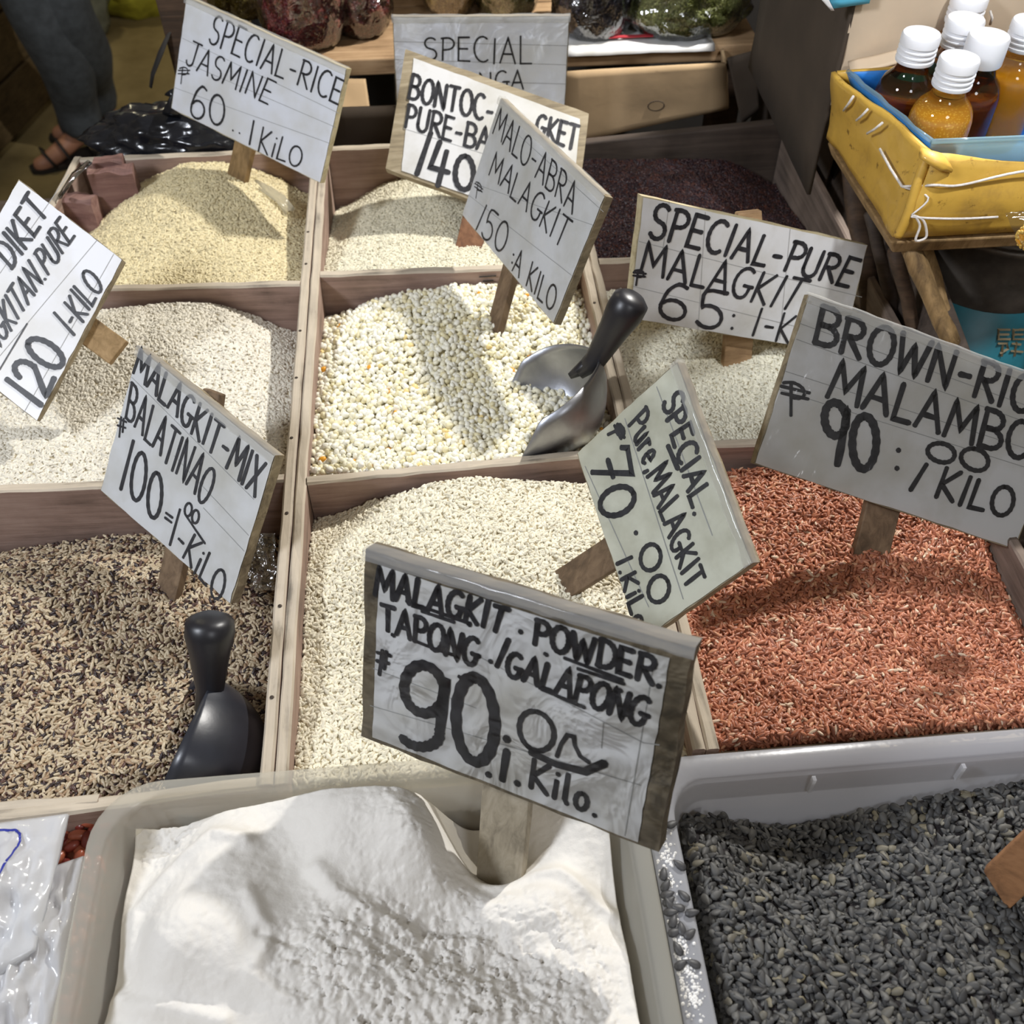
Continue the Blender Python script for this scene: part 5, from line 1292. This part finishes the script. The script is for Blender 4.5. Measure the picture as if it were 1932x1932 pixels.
bevel(MB().box((p.x - .20, p.y, 0), (p.x - .02, p.y + .3, .35)).build('box_body', stall_wood, t), .006)
bevel(MB().box((p.x - .205, p.y - .005, .33), (p.x - .015, p.y + .305, .36)).build('box_lid', wood_shelf, t), .004)

def skin_chain(name, verts, edges, radii, mat, parent, root=0, sub=2):
    off = world_loc(parent); m = bpy.data.meshes.new(name); m.from_pydata([tuple(Vector(v) - off) for v in verts], edges, []); m.materials.append(mat)
    o = link(bpy.data.objects.new(name, m)); o.parent = parent
    md = o.modifiers.new('skin', 'SKIN'); md.use_smooth_shade = True
    if not m.skin_vertices: m.skin_vertices.new()
    for i, r_ in enumerate(radii): m.skin_vertices[0].data[i].radius = r_ if isinstance(r_, tuple) else (r_, r_)
    m.skin_vertices[0].data[root].use_root = True
    sb = o.modifiers.new('sub', 'SUBSURF'); sb.levels = sub; sb.render_levels = sub
    return o
ft = P(120, 300, 0); f2 = P(165, 268, 0)
t = thing('person', 'person walking away in grey-blue jeans and black strappy sandals, seen from the knees down', 'person', (ft.x, ft.y, 0))
kn = P(70, 20, .46); kn2 = P(112, 20, .45)
hip = Vector(((kn.x + kn2.x) / 2 - .04, (kn.y + kn2.y) / 2 + .05, .86))
an = Vector((ft.x + .08, ft.y + .01, .085)); an2 = Vector((f2.x + .05, f2.y + .04, .085))
toe = P(62, 312, .02); toe2 = Vector((an2.x - .15, an2.y - .02, .02))
V_ = [hip, hip + Vector((-.09, 0, -.04)), kn, (kn + an) / 2 + Vector((.02, 0, .02)), an, an + Vector((-.05, -.005, -.040)), toe + Vector((.03, 0, 0)), toe,
      hip + Vector((.09, 0, -.04)), kn2, (kn2 + an2) / 2 + Vector((.02, 0, .02)), an2, an2 + Vector((-.05, -.005, -.040)), toe2 + Vector((.03, 0, 0)), toe2,
      hip + Vector((0, 0, .22)), hip + Vector((0, 0, .45)), hip + Vector((0, 0, .56)), hip + Vector((-.01, 0, .68)), hip + Vector((-.01, 0, .78)),
      hip + Vector((-.17, 0, .44)), hip + Vector((-.21, .0, .18)), hip + Vector((-.19, .06, -.04)), hip + Vector((.17, 0, .44)), hip + Vector((.21, 0, .18)), hip + Vector((.19, -.06, -.04)),
      an + Vector((.045, .004, -.045)), an2 + Vector((.045, .004, -.045))]
E_ = [(0, 1), (1, 2), (2, 3), (3, 4), (4, 5), (5, 6), (6, 7), (0, 8), (8, 9), (9, 10), (10, 11), (11, 12), (12, 13), (13, 14), (0, 15), (15, 16), (16, 17), (17, 18), (18, 19), (16, 20), (20, 21), (21, 22), (16, 23), (23, 24), (24, 25), (4, 26), (11, 27)]
R_ = [.11, .07, .04, .035, .024, .028, .026, .018, .07, .04, .035, .024, .028, .026, .018, .11, .10, .05, .085, .07, .05, .038, .025, .05, .038, .025, .024, .024]
skin_chain('body', V_, E_, R_, skin, t)
skin_chain('trousers', [hip, hip + Vector((-.09, 0, -.04)), kn + Vector((0, 0, .22)), kn, (kn + an) / 2 + Vector((.02, 0, .02)), an + Vector((0, 0, .07)), an + Vector((.0, 0, -.03)), hip + Vector((.09, 0, -.04)), kn2 + Vector((0, 0, .22)), kn2, (kn2 + an2) / 2 + Vector((.02, 0, .02)), an2 + Vector((0, 0, .07)), an2 + Vector((0, 0, -.03))],
           [(0, 1), (1, 2), (2, 3), (3, 4), (4, 5), (5, 6), (0, 7), (7, 8), (8, 9), (9, 10), (10, 11), (11, 12)], [.14, .12, .10, .082, .078, .062, .070, .12, .10, .082, .078, .062, .070], jeans, t)
skin_chain('tunic', [hip + Vector((-.03, 0, -.35)), hip + Vector((-.02, 0, -.1)), hip + Vector((0, 0, .2)), hip + Vector((0, 0, .46)), hip + Vector((-.17, 0, .44)), hip + Vector((.17, 0, .44))], [(0, 1), (1, 2), (2, 3), (3, 4), (3, 5)], [(.15, .13), (.17, .14), .135, .12, .065, .065], tunic_mat, t)
blob_obj('hair', hip + Vector((-.01, .02, .76)), (.10, .11, .12), hair_mat, t, 9, .05)
for (a_, e_) in ((an, toe), (an2, toe2)):
    sd = t
    d = (e_ - a_); d.z = 0; d.normalize(); s2 = Vector((-d.y, d.x, 0)); heel = a_ - d * .06; L_ = (e_ - heel); L_.z = 0; L_ = L_.length + .01
    mb = MB(); n_ = 10; out = []
    for i in range(n_ + 1):
        u = i / n_; wd_ = .028 + .012 * math.sin(u * math.pi * .9 + .3) if 0 < i < n_ else .014
        c0 = Vector((heel.x, heel.y, 0)) + d * L_ * u
        out.append((c0 - s2 * wd_, c0 + s2 * wd_))
    vs = []
    for l_, r_ in out: vs += [l_ + Vector((0, 0, .002)), r_ + Vector((0, 0, .002)), r_ + Vector((0, 0, .014)), l_ + Vector((0, 0, .014))]
    mb.add(vs, [(3, 2, 1, 0), tuple(n_ * 4 + j for j in range(4))] + [(i * 4 + j, i * 4 + (j + 1) % 4, i * 4 + 4 + (j + 1) % 4, i * 4 + 4 + j) for i in range(n_) for j in range(4)])
    so = mb.build('sandal', sandal_mat, t)
    for u, hh in ((.72, .045), (.52, .062), (.25, .085)):
        c0 = Vector((heel.x, heel.y, 0)) + d * L_ * u
        mb = MB().tube([c0 + s2 * (.038 * math.cos(th_)) + Vector((0, 0, .012 + hh * math.sin(th_))) + d * .02 * math.sin(th_) * (1 if u > .4 else -1) for th_ in np.linspace(0, math.pi, 9)], .007, 6, True, .5)
        o = mb.build('strap', sandal_mat, so, True)
